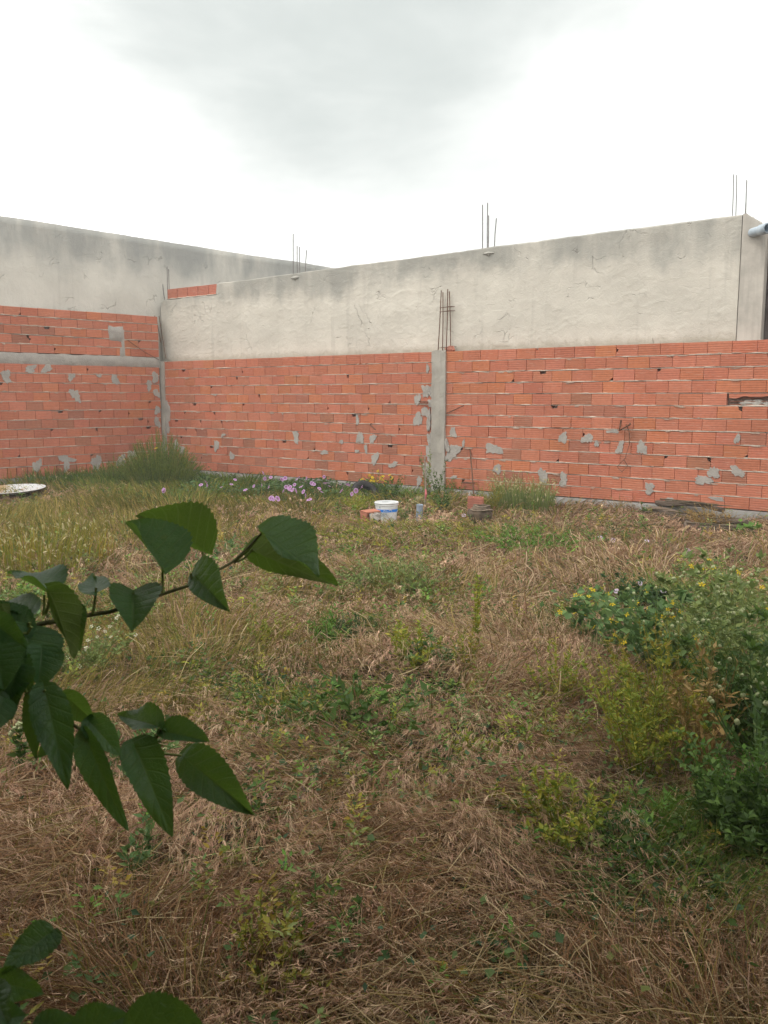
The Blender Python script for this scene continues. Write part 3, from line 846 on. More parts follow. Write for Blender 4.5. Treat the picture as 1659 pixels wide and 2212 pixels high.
# ------------------------------------------------------------------ ground cover
def lin(*c): return np.array(c, float)
PAL = {
 'dry':   [lin(.300, .198, .118), lin(.370, .252, .158), lin(.220, .140, .083), lin(.450, .330, .215), lin(.31, .20, .135)],
 'red':   [lin(.185, .098, .046), lin(.245, .135, .066), lin(.135, .072, .035), lin(.30, .175, .09)],
 'straw': [lin(.44, .33, .17), lin(.34, .25, .125), lin(.52, .41, .235), lin(.26, .185, .09)],
 'olive': [lin(.190, .165, .035), lin(.25, .195, .050), lin(.140, .128, .026), lin(.33, .25, .08), lin(.105, .110, .024)],
 'green': [lin(.085, .140, .020), lin(.115, .175, .026), lin(.06, .10, .015), lin(.16, .20, .035)],
}
TYPES = list(PAL)
BLOBS = {   # picture x, y on the ground, radius across, radius in depth, weight
 'olive': [(60, 1120, 2.0, 2.4, 2.2), (60, 1215, 1.4, 1.2, 2.0), (250, 1110, 1.8, 2.0, 1.6), (330, 1180, 1.2, 1.0, 1.5), (600, 1125, 1.8, 1.2, 2.2), (640, 1290, .8, .5, 2), (370, 1410, .8, .6, 3.5), (240, 1530, .5, .4, 1.5), (870, 1290, .6, .4, 1.2), (470, 1580, .35, .25, 1.5), (700, 1480, .4, .3, .8), (940, 1170, .8, .7, 1.5), (1010, 1110, .8, .5, 2), (560, 1700, .4, .3, .6), (1350, 1760, .25, .3, 1.0), (250, 2050, .2, .3, .8), (1450, 2090, .3, .2, 1.0)],
 'green': [(120, 1040, 3.0, .9, 6), (460, 1055, 2.6, 1.0, 6), (700, 1068, 2.2, .8, 5), (860, 1085, 1.2, .7, 4), (960, 1080, 1.0, .5, 4), (420, 1100, 1.5, .8, 2), (1160, 1182, .4, .25, .8), (850, 1185, .6, .35, .6), (560, 1525, .28, .20, 7), (520, 1500, .35, .2, 3), (1010, 1092, .5, .3, 2), (1310, 1172, .3, .2, .8), (770, 1385, .28, .2, 3), (700, 1590, .3, .25, 2), (1600, 1900, .4, .3, 4), (1500, 1950, .35, .25, 3), (1400, 1900, .25, .25, 2), (60, 1340, .7, .6, 1.5), (1450, 1350, .8, .5, 2), (1180, 1850, .2, .2, 1.5), (700, 2060, .2, .2, .6)],
 'straw': [(1050, 1370, 1.0, .5, 1.3), (1380, 1890, .4, .25, 2), (900, 2000, .7, .4, 1.0), (1150, 2100, .6, .3, 1.0), (1100, 1950, .4, .3, 1.2), (300, 1990, .5, .3, .8), (850, 1240, 1.5, .6, .6), (1550, 2120, .4, .3, .8)],
 'dry':   [(200, 1125, 1.4, 1.2, 2.0), (420, 1150, 1.2, .8, 1.5), (260, 1240, 1.2, .8, 1.5)],
 'red':   [(330, 1220, 1.2, .8, 1.5), (950, 1620, .7, .35, 2.2), (1180, 1640, .6, .3, 1.2), (1000, 1100, 2.0, .6, .6), (560, 1350, .8, .4, .8), (1150, 1760, .4, .3, 1.2), (250, 1750, .9, .5, 1.4), (700, 1900, .9, .5, 1.0), (400, 2080, .9, .4, 1.2), (1000, 2150, 1.2, .4, 2.2), (300, 2150, .9, .5, 2.2), (1500, 2150, .8, .4, 1.8), (600, 1850, 1.0, .4, 1.0), (1590, 1250, .8, .5, .8), (1500, 1650, .3, .4, 1.5)],  # brown grass; nearest blobs also put the foreground's shade into the colour
}
GB = {k: [(G(x, y), rx, ry, wt) for (x, y, rx, ry, wt) in v] for k, v in BLOBS.items()}
def weights(x, y):
    out = []
    wob = .6 + .8 * fbm(x * 1.3, y * 1.3, 21)
    for t in TYPES:
        b = np.full(len(x), {'dry': 1.0, 'red': .28, 'straw': .22, 'olive': .16, 'green': .05}[t])
        b = b * (.4 + 1.2 * fbm(x * .9, y * .9, 30 + TYPES.index(t)))
        for (g, rx, ry, wt) in GB.get(t, []):
            b = b + wt * wob * np.exp(-(((x - g[0]) / rx) ** 2 + ((y - g[1]) / ry) ** 2))
        out.append(b)
    W = np.stack(out, -1); return W / W.sum(-1, keepdims=True)
def pick(W):
    c = np.cumsum(W, -1); r = rng.random(len(W))[:, None]; return (r > c).sum(-1).clip(0, W.shape[1] - 1)
def inside(x, y, m=.05):
    n2 = np.array((-D2[1], D2[0])); n1 = np.array((-D1[1], D1[0]))
    return ((x - C0[0]) * n2[0] + (y - C0[1]) * n2[1] < -m) & ((x - C0[0]) * n1[0] + (y - C0[1]) * n1[1] < -m)
def scatter(n, y0=1.3, y1=19.5, power=1.35):
    m = int(n * 1.7)
    u = rng.random(m)
    # density in depth ~ y^-power times the width of the view there
    yy = np.linspace(y0, y1, 400); pdf = (yy * .49 + .7) * yy ** -power; cdf = np.cumsum(pdf); cdf /= cdf[-1]
    y = np.interp(u, cdf, yy)
    x = (rng.random(m) * 2 - 1) * (y * .49 + .7)
    k = inside(x, y, .04); return x[k][:n], y[k][:n]
def colours(types, jitter=.16):
    c = np.zeros((len(types), 3))
    for i, t in enumerate(TYPES):
        k = np.where(types == i)[0]
        if len(k):
            p = np.array(PAL[t]); c[k] = p[rng.integers(0, len(p), len(k))]
    c *= (1 + (rng.random((len(types), 1)) - .5) * 2 * jitter) * 1.10
    return c
def low(x, y):
    x = np.asarray(x); y = np.asarray(y); k = np.zeros_like(x * 1.0)
    for (g, rx, ry) in LOW: k = np.maximum(k, np.exp(-(((x - g[0]) / rx) ** 2 + ((y - g[1]) / ry) ** 2)))
    return 1 - .92 * k
LOW = [(G(900, 1138), 1.3, .7), (G(1040, 1145), .5, .6), (G(1500, 1160), 1.3, .5), (G(40, 1100), 1.1, 1.3)]
def mound(x, y):
    return low(x, y) * (np.clip(fbm(x * 1.1, y * 1.1, 51, 3) - .30, 0, 1) * .20 + (fbm(x * 3.1, y * 3.1, 54, 3) - .3).clip(0, 1) * .14)
def flow(x, y):
    return fbm(x * .55, y * .55, 61, 3) * 6.28 * 2.2 + (fbm(x * 2.4, y * 2.4, 64, 2) - .5) * 3.0

def ribbons(name, Pt, Wd, col, mat=M_GRASS, parent=None, side=None):
    """Pt (N,k,3) centre lines, Wd (N,k) half widths, col (N,3)"""
    N, k, _ = Pt.shape
    d = Pt[:, -1] - Pt[:, 0]
    if side is None:
        rv = rng.normal(size=(N, 3)); rv[:, 2] += .4
        # turn the flat of most blades towards the sky / the open side
        side = np.cross(d, rv)
    side /= np.linalg.norm(side, axis=1, keepdims=True) + 1e-9
    A = Pt - side[:, None, :] * Wd[..., None]; B = Pt + side[:, None, :] * Wd[..., None]
    V = np.stack([A, B], 2).reshape(-1, 3)
    base = (np.arange(N) * k * 2)[:, None]; i = (np.arange(k - 1) * 2)[None, :]
    a = (base + i).ravel(); q = np.stack([a, a + 1, a + 3, a + 2], -1)
    return np_mesh(name, V, q, tint=np.repeat(col, 2 * k, 0), mat=mat)

def thatch(n, seed):
    x, y = scatter(n)
    n = len(x); ty = pick(weights(x, y)); c = colours(ty)
    isG = np.isin(ty, [TYPES.index('green'), TYPES.index('olive')])
    gap = fbm(x * 2.1, y * 2.1, 81, 3)
    kp = (rng.random(n) < np.clip((gap - .36) * 7, .12, 1)) | (y > 9)
    x, y, ty, c, isG = x[kp], y[kp], ty[kp], c[kp], isG[kp]; n = len(x)
    phi = flow(x, y) + rng.normal(0, .38, n)
    L = rng.uniform(.10, .34, n) * (1 + .25 * (y < 4))
    stand = (rng.random(n) < .10) & (fbm(x * 1.7, y * 1.7, 87, 2) > .48) & (y > 3.6)
    H = np.where(isG, rng.uniform(.06, .26, n), np.where(stand, rng.uniform(.12, .30, n), rng.uniform(.02, .13, n)))
    far = np.clip((y - 6) / 10, 0, 1)
    tallL = np.exp(-(((x + 4.5) / 2.6) ** 2 + ((y - 11.0) / 4) ** 2))       # tall stand on the left
    H = H * (1 + 0.7 * tallL * isG) * (1 - .25 * far * (~isG)) * low(x, y)
    L = np.where(isG, L * .55, L)
    t = np.array([0, .3, .65, 1.0])[None, :]
    up = H[:, None] * np.where(isG[:, None], 1.25 * t - .35 * t ** 3, 2.6 * t * (1.15 - t) + .15 * t)
    kk = np.where(isG, 1.0, 1.0)[:, None]
    out = L[:, None] * np.where(isG[:, None], t ** 1.7, t ** .9)
    bend = rng.normal(0, .35, n)[:, None] * t ** 2
    z0 = ground_h(x, y) + mound(x, y) * rng.random(n) ** .7 * np.where(isG, .8, 1.0)
    Pt = np.stack([x[:, None] + np.cos(phi[:, None] + bend) * out, y[:, None] + np.sin(phi[:, None] + bend) * out, z0[:, None] + up], -1)
    wd = np.clip(.00038 * y, .0011, .0048) * rng.uniform(.7, 1.5, n)
    Wd = wd[:, None] * np.array([1, .95, .75, .15])[None, :]
    return Pt, Wd, c
Pt, Wd, c = thatch(230000, 1)
tag(link('dry_grass', ribbons('dry_grass', Pt, Wd, c)), 'matted dry brown and olive grass covering the whole plot', 'grass', kind='stuff')

# drooping feathery seed heads of the dry brome grass
def heads(n):
    x, y = scatter(n, 1.5, 14.5, 1.25)
    W = weights(x, y); dryw = W[:, TYPES.index('dry')] + .7 * W[:, TYPES.index('red')]
    pt = .25 + .75 * (fbm(x * 1.4, y * 1.4, 71) > .45)
    k = rng.random(len(x)) < dryw * 1.3 * pt; x, y = x[k], y[k]; n = len(x)
    phi = flow(x, y) + rng.normal(0, .5, n)
    col = colours(np.full(n, 0), .2) * 1.22
    pinkish = rng.random(n) < .45
    col[pinkish] = col[pinkish] * np.array([1.02, .93, .98])
    L = rng.uniform(.12, .28, n); H = rng.uniform(.05, .16, n)
    z0 = ground_h(x, y) + mound(x, y) * rng.uniform(.5, 1.0, n)
    dx, dy = np.cos(phi), np.sin(phi)
    # spikelets hang in a one-sided fan from the arching tip
    ns = 11
    tt = rng.uniform(.45, 1.0, (n, ns))
    px = x[:, None] + dx[:, None] * L[:, None] * tt; py = y[:, None] + dy[:, None] * L[:, None] * tt
    pz = z0[:, None] + H[:, None] * (2.6 * tt * (1.15 - tt) + .15 * tt)
    a = phi[:, None] + rng.normal(0, .55, (n, ns)); ln = rng.uniform(.022, .05, (n, ns)) * (1 + np.clip(y[:, None] - 5, 0, 8) * .05)
    drop = rng.uniform(.2, .95, (n, ns))
    ex = px + np.cos(a) * ln * np.sqrt(1 - drop ** 2); ey = py + np.sin(a) * ln * np.sqrt(1 - drop ** 2); ez = pz - ln * drop
    hw = (np.clip(.00033 * y, .0011, .004))[:, None] * rng.uniform(.7, 1.4, (n, ns))
    sx, sy = -np.sin(a) * hw, np.cos(a) * hw
    mid = .35
    m0 = np.stack([px, py, pz], -1); e0 = np.stack([ex, ey, ez], -1); mm = m0 * (1 - mid) + e0 * mid
    sd_ = np.stack([sx, sy, np.zeros_like(sx)], -1)
    V = np.stack([m0, mm - sd_, e0, mm + sd_], 2).reshape(-1, 3)
    q = np.arange(n * ns * 4).reshape(-1, 4)
    cc = np.repeat(col, ns * 4, 0) * rng.uniform(.85, 1.2, (n * ns, 1)).repeat(4, 0)
    return np_mesh('seed_heads', V, q, tint=cc, mat=M_GRASS)
tag(link('seed_heads', heads(56000)), 'drooping feathery tan seed heads over the dry grass', 'grass', kind='stuff')

# long broken straws lying criss-cross in the foreground
def straws(n):
    x, y = scatter(n, 1.5, 8.0, 1.9); n = len(x)
    W = weights(x, y)
    c = np.where((rng.random(n) < .75)[:, None], colours(np.full(n, 2), .2), colours(np.full(n, 3), .2))
    phi = rng.uniform(0, 6.28, n) * .45 + flow(x, y) * .55
    L = rng.uniform(.16, .5, n); tilt = rng.normal(.06, .12, n)
    z0 = ground_h(x, y) + mound(x, y) * rng.uniform(.55, 1.1, n) + .02
    t = np.array([0, .35, .7, 1.0])[None, :]; b = rng.normal(0, .16, n)[:, None] * t ** 2
    kink = (rng.random(n) < .25)[:, None] * rng.normal(0, .5, n)[:, None] * (t > .6)
    Pt = np.stack([x[:, None] + np.cos(phi[:, None] + b + kink) * L[:, None] * t, y[:, None] + np.sin(phi[:, None] + b + kink) * L[:, None] * t,
                   z0[:, None] + L[:, None] * (np.sin(tilt)[:, None] * t - .22 * t * t * rng.random(n)[:, None])], -1)
    Wd = (np.clip(.00036 * y, .0010, .003) * rng.uniform(.8, 1.5, n))[:, None] * np.array([1, 1, .9, .6])[None, :]
    return ribbons('loose_straw', Pt, Wd, c)
tag(link('loose_straw', straws(21000)), 'long pale straws lying criss-cross on the grass in front', 'straw', kind='stuff')

# small creeping leaves (bindweed and seedlings)
def leaf_quads(P0, dirv, nrm_, ln, wd, fold=.25):
    """kite leaves folded along the middle: 5 verts, 4 tris each"""
    sidev = np.cross(dirv, nrm_); sidev /= np.linalg.norm(sidev, axis=1, keepdims=True) + 1e-9
    n2 = np.cross(sidev, dirv)
    a = P0; tip = P0 + dirv * ln[:, None] - n2 * (ln * .12)[:, None]
    m = P0 + dirv * (ln * .42)[:, None] - n2 * (wd * fold)[:, None]
    l = P0 + dirv * (ln * .38)[:, None] - sidev * (wd * .5)[:, None]; r = P0 + dirv * (ln * .38)[:, None] + sidev * (wd * .5)[:, None]
    V = np.stack([a, l, tip, r, m], 1).reshape(-1, 3)
    b = (np.arange(len(P0)) * 5)[:, None]
    T = np.concatenate([b + np.array([0, 1, 4]), b + np.array([1, 2, 4]), b + np.array([2, 3, 4]), b + np.array([3, 0, 4])])
    return V, T
def rand_leaf_frames(n, up=.6):
    d = rng.normal(size=(n, 3)); d[:, 2] = d[:, 2] * .5 + .15; d /= np.linalg.norm(d, axis=1, keepdims=True)
    nn = rng.normal(size=(n, 3)) * .6; nn[:, 2] += 1.0; return d, nn
def creepers(n):
    x, y = scatter(n, 1.4, 17, 1.2); W = weights(x, y)
    spot = np.clip(fbm(x * 1.6, y * 1.6, 91, 3) - .47, 0, 1) * 6
    g = W[:, TYPES.index('green')] * 1.2 + .5 * W[:, TYPES.index('olive')] * .5
    k = rng.random(len(x)) < (spot * .30 + g) * .85; x, y = x[k], y[k]; n = len(x)
    z = ground_h(x, y) + mound(x, y) * rng.uniform(.5, 1.05, n) + rng.random(n) ** 2 * .12
    d, nn = rand_leaf_frames(n); ln = rng.uniform(.014, .042, n) * np.where(y > 7, 1.25, 1.0)
    V, T = leaf_quads(np.stack([x, y, z], -1), d, nn, ln, ln * rng.uniform(.5, .9, n))
    pal = np.array([(.06, .12, .04), (.08, .14, .035), (.045, .095, .04), (.11, .17, .045), (.16, .18, .04)])
    c = pal[rng.integers(0, len(pal), n)] * rng.uniform(.8, 1.2, (n, 1))
    return np_mesh('creeping_weeds', V, tris=T, tint=np.repeat(c, 5, 0), mat=M_FOL)
tag(link('creeping_weeds', creepers(105000)), 'small green creeping leaves scattered through the dry grass', 'weeds', kind='stuff')

# ------------------------------------------------------------------ single plants
GREENS = {
 'yellowgreen': [(.27, .29, .035), (.21, .26, .035), (.33, .30, .045), (.15, .21, .03)],
 'bright': [(.10, .21, .03), (.135, .25, .04), (.08, .165, .025)],
 'mid': [(.070, .135, .028), (.095, .165, .034), (.055, .105, .024)],
 'dark': [(.040, .085, .026), (.052, .10, .03), (.030, .066, .02)],
 'blue': [(.10, .185, .065), (.14, .225, .08), (.075, .14, .045)],
 'sage': [(.17, .225, .075), (.21, .255, .085), (.13, .18, .06)],
 'fennelgreen': [(.10, .15, .022), (.13, .175, .028), (.075, .115, .018), (.17, .19, .035)],
 'rusty': [(.31, .205, .075), (.38, .26, .11), (.24, .15, .055), (.22, .17, .06)],
 'fennel': [(.19, .20, .03), (.25, .23, .035), (.28, .21, .035), (.13, .16, .025)],
}
def pal_pick(pal, n):
    p = np.array(GREENS[pal]) * np.array([1.14, 1.12, 1.0]); return p[rng.integers(0, len(p), n)] * rng.uniform(.82, 1.18, (n, 1))
def stems_pts(pos, h, spread, ns, lean=(0, 0), k=6, foot=.18):
    az = rng.uniform(0, 6.28, ns); rad = spread * np.sqrt(rng.random(ns)); hh = h * rng.uniform(.6, 1.0, ns)
    t = np.linspace(0, 1, k)[None, :]
    ox = np.cos(az) * rad * foot; oy = np.sin(az) * rad * foot; rad = rad * (1 - foot * .85)
    hh = hh * (1 - .75 * foot * (rad / max(spread * (1 - foot * .85), 1e-3)) ** 1.6 * (foot > .4)) * (.8 + .4 * vnoise(az * 1.3, rad * 6 + 3, 4))
    X = pos[0] + ox[:, None] + (np.cos(az) * rad)[:, None] * t ** 1.4 + lean[0] * t ** 1.5 + rng.normal(0, .012, (ns, k)) * t
    Y = pos[1] + oy[:, None] + (np.sin(az) * rad)[:, None] * t ** 1.4 + lean[1] * t ** 1.5 + rng.normal(0, .012, (ns, k)) * t
    Z = pos[2] + hh[:, None] * (t * 1.12 - .12 * t ** 3)
    return np.stack([X, Y, Z], -1)
def sample_path(Pt, n, t0=.15, t1=1.0):
    N, k, _ = Pt.shape; i = rng.integers(0, N, n); u = (t0 + (t1 - t0) * rng.random(n)) * (k - 1)
    a = np.floor(u).astype(int).clip(0, k - 2); f = (u - a)[:, None]
    p = Pt[i, a] * (1 - f) + Pt[i, a + 1] * f; d = Pt[i, a + 1] - Pt[i, a]; d /= np.linalg.norm(d, axis=1, keepdims=True) + 1e-9
    return p, d, u / (k - 1)
_flower = {}
def flower_mesh(kind, r):
    key = (kind, round(r, 4))
    if key in _flower: return _flower[key]
    v = []; f = []; c = []
    if kind == 'funnel':          # bindweed / mallow cup
        n = 10
        for rr, zz, cc in ((.10, -.55, (.55, .5, .35)), (.42, -.12, (.42, .17, .42)), (.82, .0, (.60, .36, .64)), (1.0, -.04, (.68, .47, .72))):
            for i in range(n):
                th = 2 * math.pi * i / n; q = rr * (1 + (.06 if i % 2 else -.06) * (rr > .9)); v.append((r * q * math.cos(th), r * q * math.sin(th), r * zz)); c.append(cc)
        for j in range(3):
            for i in range(n): f.append((j * n + i, j * n + (i + 1) % n, (j + 1) * n + (i + 1) % n, (j + 1) * n + i))
    elif kind == 'pale':
        n = 10
        for rr, zz, cc in ((.10, -.5, (.6, .6, .45)), (.42, -.12, (.70, .62, .70)), (.82, .0, (.68, .52, .70)), (1.0, -.04, (.72, .60, .75))):
            for i in range(n):
                th = 2 * math.pi * i / n; v.append((r * rr * math.cos(th), r * rr * math.sin(th), r * zz)); c.append(cc)
        for j in range(3):
            for i in range(n): f.append((j * n + i, j * n + (i + 1) % n, (j + 1) * n + (i + 1) % n, (j + 1) * n + i))
    elif kind in ('yellow', 'white'):         # four or five open petals round a boss
        pc = (.75, .55, .03) if kind == 'yellow' else (.72, .70, .55)
        n = 5
        for i in range(n):
            th = 2 * math.pi * i / n; b = len(v)
            for (a, q, zz) in ((0, .12, 0), (-.42, .62, .10), (-.25, 1.0, .06), (.25, 1.0, .06), (.42, .62, .10)):
                v.append((r * q * math.cos(th + a), r * q * math.sin(th + a), r * zz)); c.append(pc)
            f.append((b, b + 1, b + 2, b + 3, b + 4))
        b = len(v)
        for i in range(6): v.append((r * .22 * math.cos(i * 1.047), r * .22 * math.sin(i * 1.047), r * .12)); c.append((.55, .36, .02))
        v.append((0, 0, r * .26)); c.append((.6, .42, .03))
        for i in range(6): f.append((b + i, b + (i + 1) % 6, b + 6))
    elif kind == 'bud':
        n = 6
        for rr, zz in ((.15, -1), (.8, -.4), (1, .15), (.6, .8), (.05, 1.1)):
            for i in range(n): v.append((r * rr * math.cos(i * 1.047), r * rr * math.sin(i * 1.047), r * zz)); c.append((.55, .56, .33) if zz > .5 else (.34, .40, .18))
        for j in range(4):
            for i in range(n): f.append((j * n + i, j * n + (i + 1) % n, (j + 1) * n + (i + 1) % n, (j + 1) * n + i))
    me = bpy.data.meshes.new('flower'); me.from_pydata(v, [], f); me.update()
    a = me.attributes.new('tint', 'FLOAT_COLOR', 'POINT'); a.data.foreach_set('color', np.concatenate([np.array(c), np.ones((len(c), 1))], 1).astype(np.float32).ravel())
    me.materials.append(M_PETAL); _flower[key] = me
    return me
def put_flower(root, p, kind, r, name='flower', face=None):
    if face is None: face = Vector((random.gauss(0, .5), -.7 + random.gauss(0, .4), .8 + random.gauss(0, .3)))
    o = link(name, flower_mesh(kind, r), root, tuple(p), Vector(face).to_track_quat('Z', 'Y').to_euler())
    k = random.uniform(.8, 1.15); o.scale = (k, k, k)
    return o
def plant(name, label, cat, x, y, h, spread, ns, nl, leaf, pal, flowers=(), lean=(0, 0), group=None, stem_pal=None, stem_r=.0022, narrow=.45, base_z=None, twigs=0, t0=.12, up=.35, foot=.18):
    """x, y = foot of the plant in the picture; flowers = [(kind, radius, count, t0)]"""
    g = G(x, y); gz = float(ground_h(g[0], g[1]) + mound(g[0], g[1]) * .85)
    root = thing(name, label, cat, (g[0], g[1], gz), 0, group)
    St = stems_pts((0, 0, 0), h, spread, ns, lean, foot=foot)
    if twigs:   # side branches
        p, d, u = sample_path(St, twigs, .25, .95); L = h * .32 * (1.15 - u) * rng.uniform(.6, 1.2, twigs)
        az = rng.uniform(0, 6.28, twigs); dd = np.stack([np.cos(az), np.sin(az), rng.uniform(.5, 1.3, twigs)], -1); dd /= np.linalg.norm(dd, axis=1, keepdims=True)
        t = np.linspace(0, 1, 6)[None, :, None]
        Tw = p[:, None, :] + dd[:, None, :] * L[:, None, None] * t + np.array([0, 0, .15])[None, None, :] * L[:, None, None] * t ** 2
        allp = np.concatenate([St, Tw])
    else: Tw = None; allp = St
    wd = np.concatenate([np.full(len(St), stem_r), np.full(0 if Tw is None else len(Tw), stem_r * .6)])
    sp = pal_pick(stem_pal or pal, len(allp)) * .9
    dcur = allp[:, -1] - allp[:, 0]; sd_ = np.cross(dcur, np.array([0, 1.0, .2]) + np.zeros_like(dcur))
    Wd = wd[:, None] * np.linspace(1, .45, 6)[None, :]
    tag(link('stem', ribbons('stem', allp, Wd, sp, M_FOL, side=sd_), root), kind='stuff')
    if nl:
        p, d, u = sample_path(allp, nl, t0, 1.0)
        out = rng.normal(size=(nl, 3)); out[:, 2] = out[:, 2] * .4 + up; out /= np.linalg.norm(out, axis=1, keepdims=True)
        dirv = out * .85 + d * .35; dirv /= np.linalg.norm(dirv, axis=1, keepdims=True)
        nn = rng.normal(size=(nl, 3)) * .5; nn[:, 2] += .9
        ln = leaf * rng.uniform(.55, 1.25, nl) * (1.15 - .5 * u)
        V, T = leaf_quads(p, dirv, nn, ln, ln * narrow * rng.uniform(.8, 1.2, nl))
        tag(link('foliage', np_mesh('foliage', V, tris=T, tint=np.repeat(pal_pick(pal, nl), 5, 0), mat=M_FOL), root), kind='stuff')
    for (kind, r, cnt, ft0) in flowers:
        p, d, u = sample_path(allp, cnt, ft0, 1.0)
        for q in p: put_flower(root, q + np.array([0, 0, r * .3]), kind, r, 'bud' if kind == 'bud' else 'flower')
    return root
def grass_tuft(name, label, cat, x, y, h, spread, n, pal, heads_=0, group=None, wd=.0035, lean=.35):
    g = G(x, y); root = thing(name, label, cat, (g[0], g[1], float(ground_h(g[0], g[1]))), 0, group)
    az = rng.uniform(0, 6.28, n); rad = spread * np.sqrt(rng.random(n)); hh = h * rng.uniform(.45, 1.0, n)
    t = np.array([0, .35, .7, 1.0])[None, :]
    l = (lean * hh * rng.random(n))[:, None]
    X = (np.cos(az) * rad)[:, None] + np.cos(az)[:, None] * l * t ** 2; Y = (np.sin(az) * rad)[:, None] + np.sin(az)[:, None] * l * t ** 2
    Z = hh[:, None] * (1.1 * t - .1 * t ** 3)
    Pt = np.stack([X, Y, Z], -1); c = pal_pick(pal, n)
    tag(link('blades', ribbons('blades', Pt, wd * rng.uniform(.6, 1.3, n)[:, None] * np.array([1, .95, .7, .15])[None, :], c), root), kind='stuff')
    if heads_:
        i = rng.integers(0, n, heads_); p = Pt[i, 3]
        d = rng.normal(size=(heads_, 3)) * .5; d[:, 2] -= .75; d /= np.linalg.norm(d, axis=1, keepdims=True); nn = rng.normal(size=(heads_, 3))
        ln = rng.uniform(.035, .065, heads_); V, T = leaf_quads(p, d, nn, ln, ln * .28)
        cc = np.array([(.55, .47, .27), (.45, .40, .20), (.38, .36, .15)])[rng.integers(0, 3, heads_)]
        tag(link('seed_heads', np_mesh('seed_heads', V, tris=T, tint=np.repeat(cc, 5, 0), mat=M_FOL), root), kind='stuff')
    return root

# leafy sprigs of mixed weeds growing in drifts through the grass
def sprigs(n0):
    x, y = scatter(n0, 1.6, 14, 1.15); W = weights(x, y)
    dr = np.clip(fbm(x * .9, y * .9, 141, 3) - .46, 0, 1) * 5 + W[:, TYPES.index('green')] * .8 + W[:, TYPES.index('olive')] * .35
    k = rng.random(len(x)) < dr * .38 * np.clip((y - 1.4) / 3.2, .12, 1); x, y = x[k], y[k]; n = len(x)
    kind = (fbm(x * .8, y * .8, 151, 2) * 6.5 + rng.normal(0, .8, n)).astype(int) % 5
    pals = ['yellowgreen', 'mid', 'fennel', 'bright', 'sage']
    nl = 26; h = rng.uniform(.07, .24, n)
    u = rng.random((n, nl)) ** .7; az = rng.uniform(0, 6.28, (n, nl)); lx = rng.normal(0, .05, n); ly = rng.normal(0, .05, n)
    z0 = ground_h(x, y) + mound(x, y) * .8
    r_ = .02 + .05 * rng.random((n, nl)) * (1 - .5 * u)
    P0 = np.stack([x[:, None] + lx[:, None] * u + np.cos(az) * r_ * .5, y[:, None] + ly[:, None] * u + np.sin(az) * r_ * .5, z0[:, None] + h[:, None] * u], -1).reshape(-1, 3)
    d = np.stack([np.cos(az), np.sin(az), rng.uniform(.1, .9, (n, nl))], -1).reshape(-1, 3); d /= np.linalg.norm(d, axis=1, keepdims=True)
    nn = rng.normal(size=(n * nl, 3)) * .4; nn[:, 2] += 1
    ln = (rng.uniform(.014, .032, (n, nl)) * np.where(y > 6, 1.5, 1.0)[:, None]).ravel(); V, T = leaf_quads(P0, d, nn, ln, ln * rng.uniform(.3, .6, n * nl))
    c = np.zeros((n, 3))
    for q in range(5):
        kk = np.where(kind == q)[0]
        if len(kk): c[kk] = pal_pick(pals[q], len(kk))
    c = np.repeat(c, nl, 0) * rng.uniform(.8, 1.2, (n * nl, 1))
    return np_mesh('weed_sprigs', V, tris=T, tint=np.repeat(c, 5, 0), mat=M_FOL)
tag(link('weed_sprigs', sprigs(9000)), 'leafy weed sprigs growing in drifts through the grass', 'weeds', kind='stuff')

# the corner and the strip along the walls
plant('shrub', 'tall feathery green shrub growing in the corner of the two brick walls', 'shrub', 345, 1062, 1.02, .72, 700, 9000, .080, 'fennelgreen', narrow=.13, up=1.4, stem_r=.0045, foot=.72, flowers=[('yellow', .03, 5, .9)])
plant('shrub', 'lower green fringe of the shrub left of the corner shrub', 'shrub', 250, 1058, .55, .65, 240, 2600, .07, 'fennelgreen', narrow=.15, up=1.2, stem_r=.005, foot=.8)
plant('shrub', 'feathery orange-green shrub against the wall just left of the concrete post', 'shrub', 845, 1066, .70, .50, 260, 3800, .05, 'fennel', narrow=.18, up=1.0, stem_r=.004, foot=.5)
plant('flowering_weed', 'yellow-flowered bushy weed in front of the orange-green shrub', 'weed', 815, 1078, .34, .35, 60, 900, .04, 'mid', flowers=[('yellow', .026, 26, .75)], narrow=.4)
plant('weed', 'slender leafy weed standing in front of the foot of the concrete post', 'weed', 922, 1100, .75, .12, 7, 220, .06, 'sage', narrow=.4)
plant('weed', 'second slender leafy weed right in front of the concrete post', 'weed', 945, 1098, .62, .14, 7, 200, .06, 'mid', narrow=.4)
plant('weed', 'bright green low bush right of the concrete post foot', 'weed', 985, 1085, .33, .34, 90, 1500, .05, 'bright', narrow=.25, up=.9)
plant('weed', 'green bush between the striped bottle and the clay pot', 'weed', 958, 1118, .30, .22, 40, 520, .05, 'mid')
plant('weed', 'leafy green weed behind the white bucket', 'weed', 845, 1098, .42, .25, 26, 420, .055, 'mid')
plant('weed', 'grey-green weed growing between the white bucket and the striped bottle', 'weed', 874, 1132, .26, .12, 10, 170, .045, 'sage')
plant('weed', 'yellowish weed left of the white bucket', 'weed', 772, 1118, .30, .35, 60, 700, .045, 'yellowgreen')
plant('weed', 'yellow-green weed right of the clay pot', 'weed', 1062, 1118, .42, .25, 50, 620, .045, 'fennel', narrow=.22, up=.9)
grass_tuft('oat_clump', 'upright clump of ripening wild oats against the wall right of the clay pot', 'grass', 1130, 1112, .52, .42, 620, 'sage', 420, wd=.005)
grass_tuft('oat_clump', 'sparse wild oats right of the ripening oat clump by the wall', 'grass', 1190, 1100, .36, .30, 160, 'sage', 140, wd=.0045)
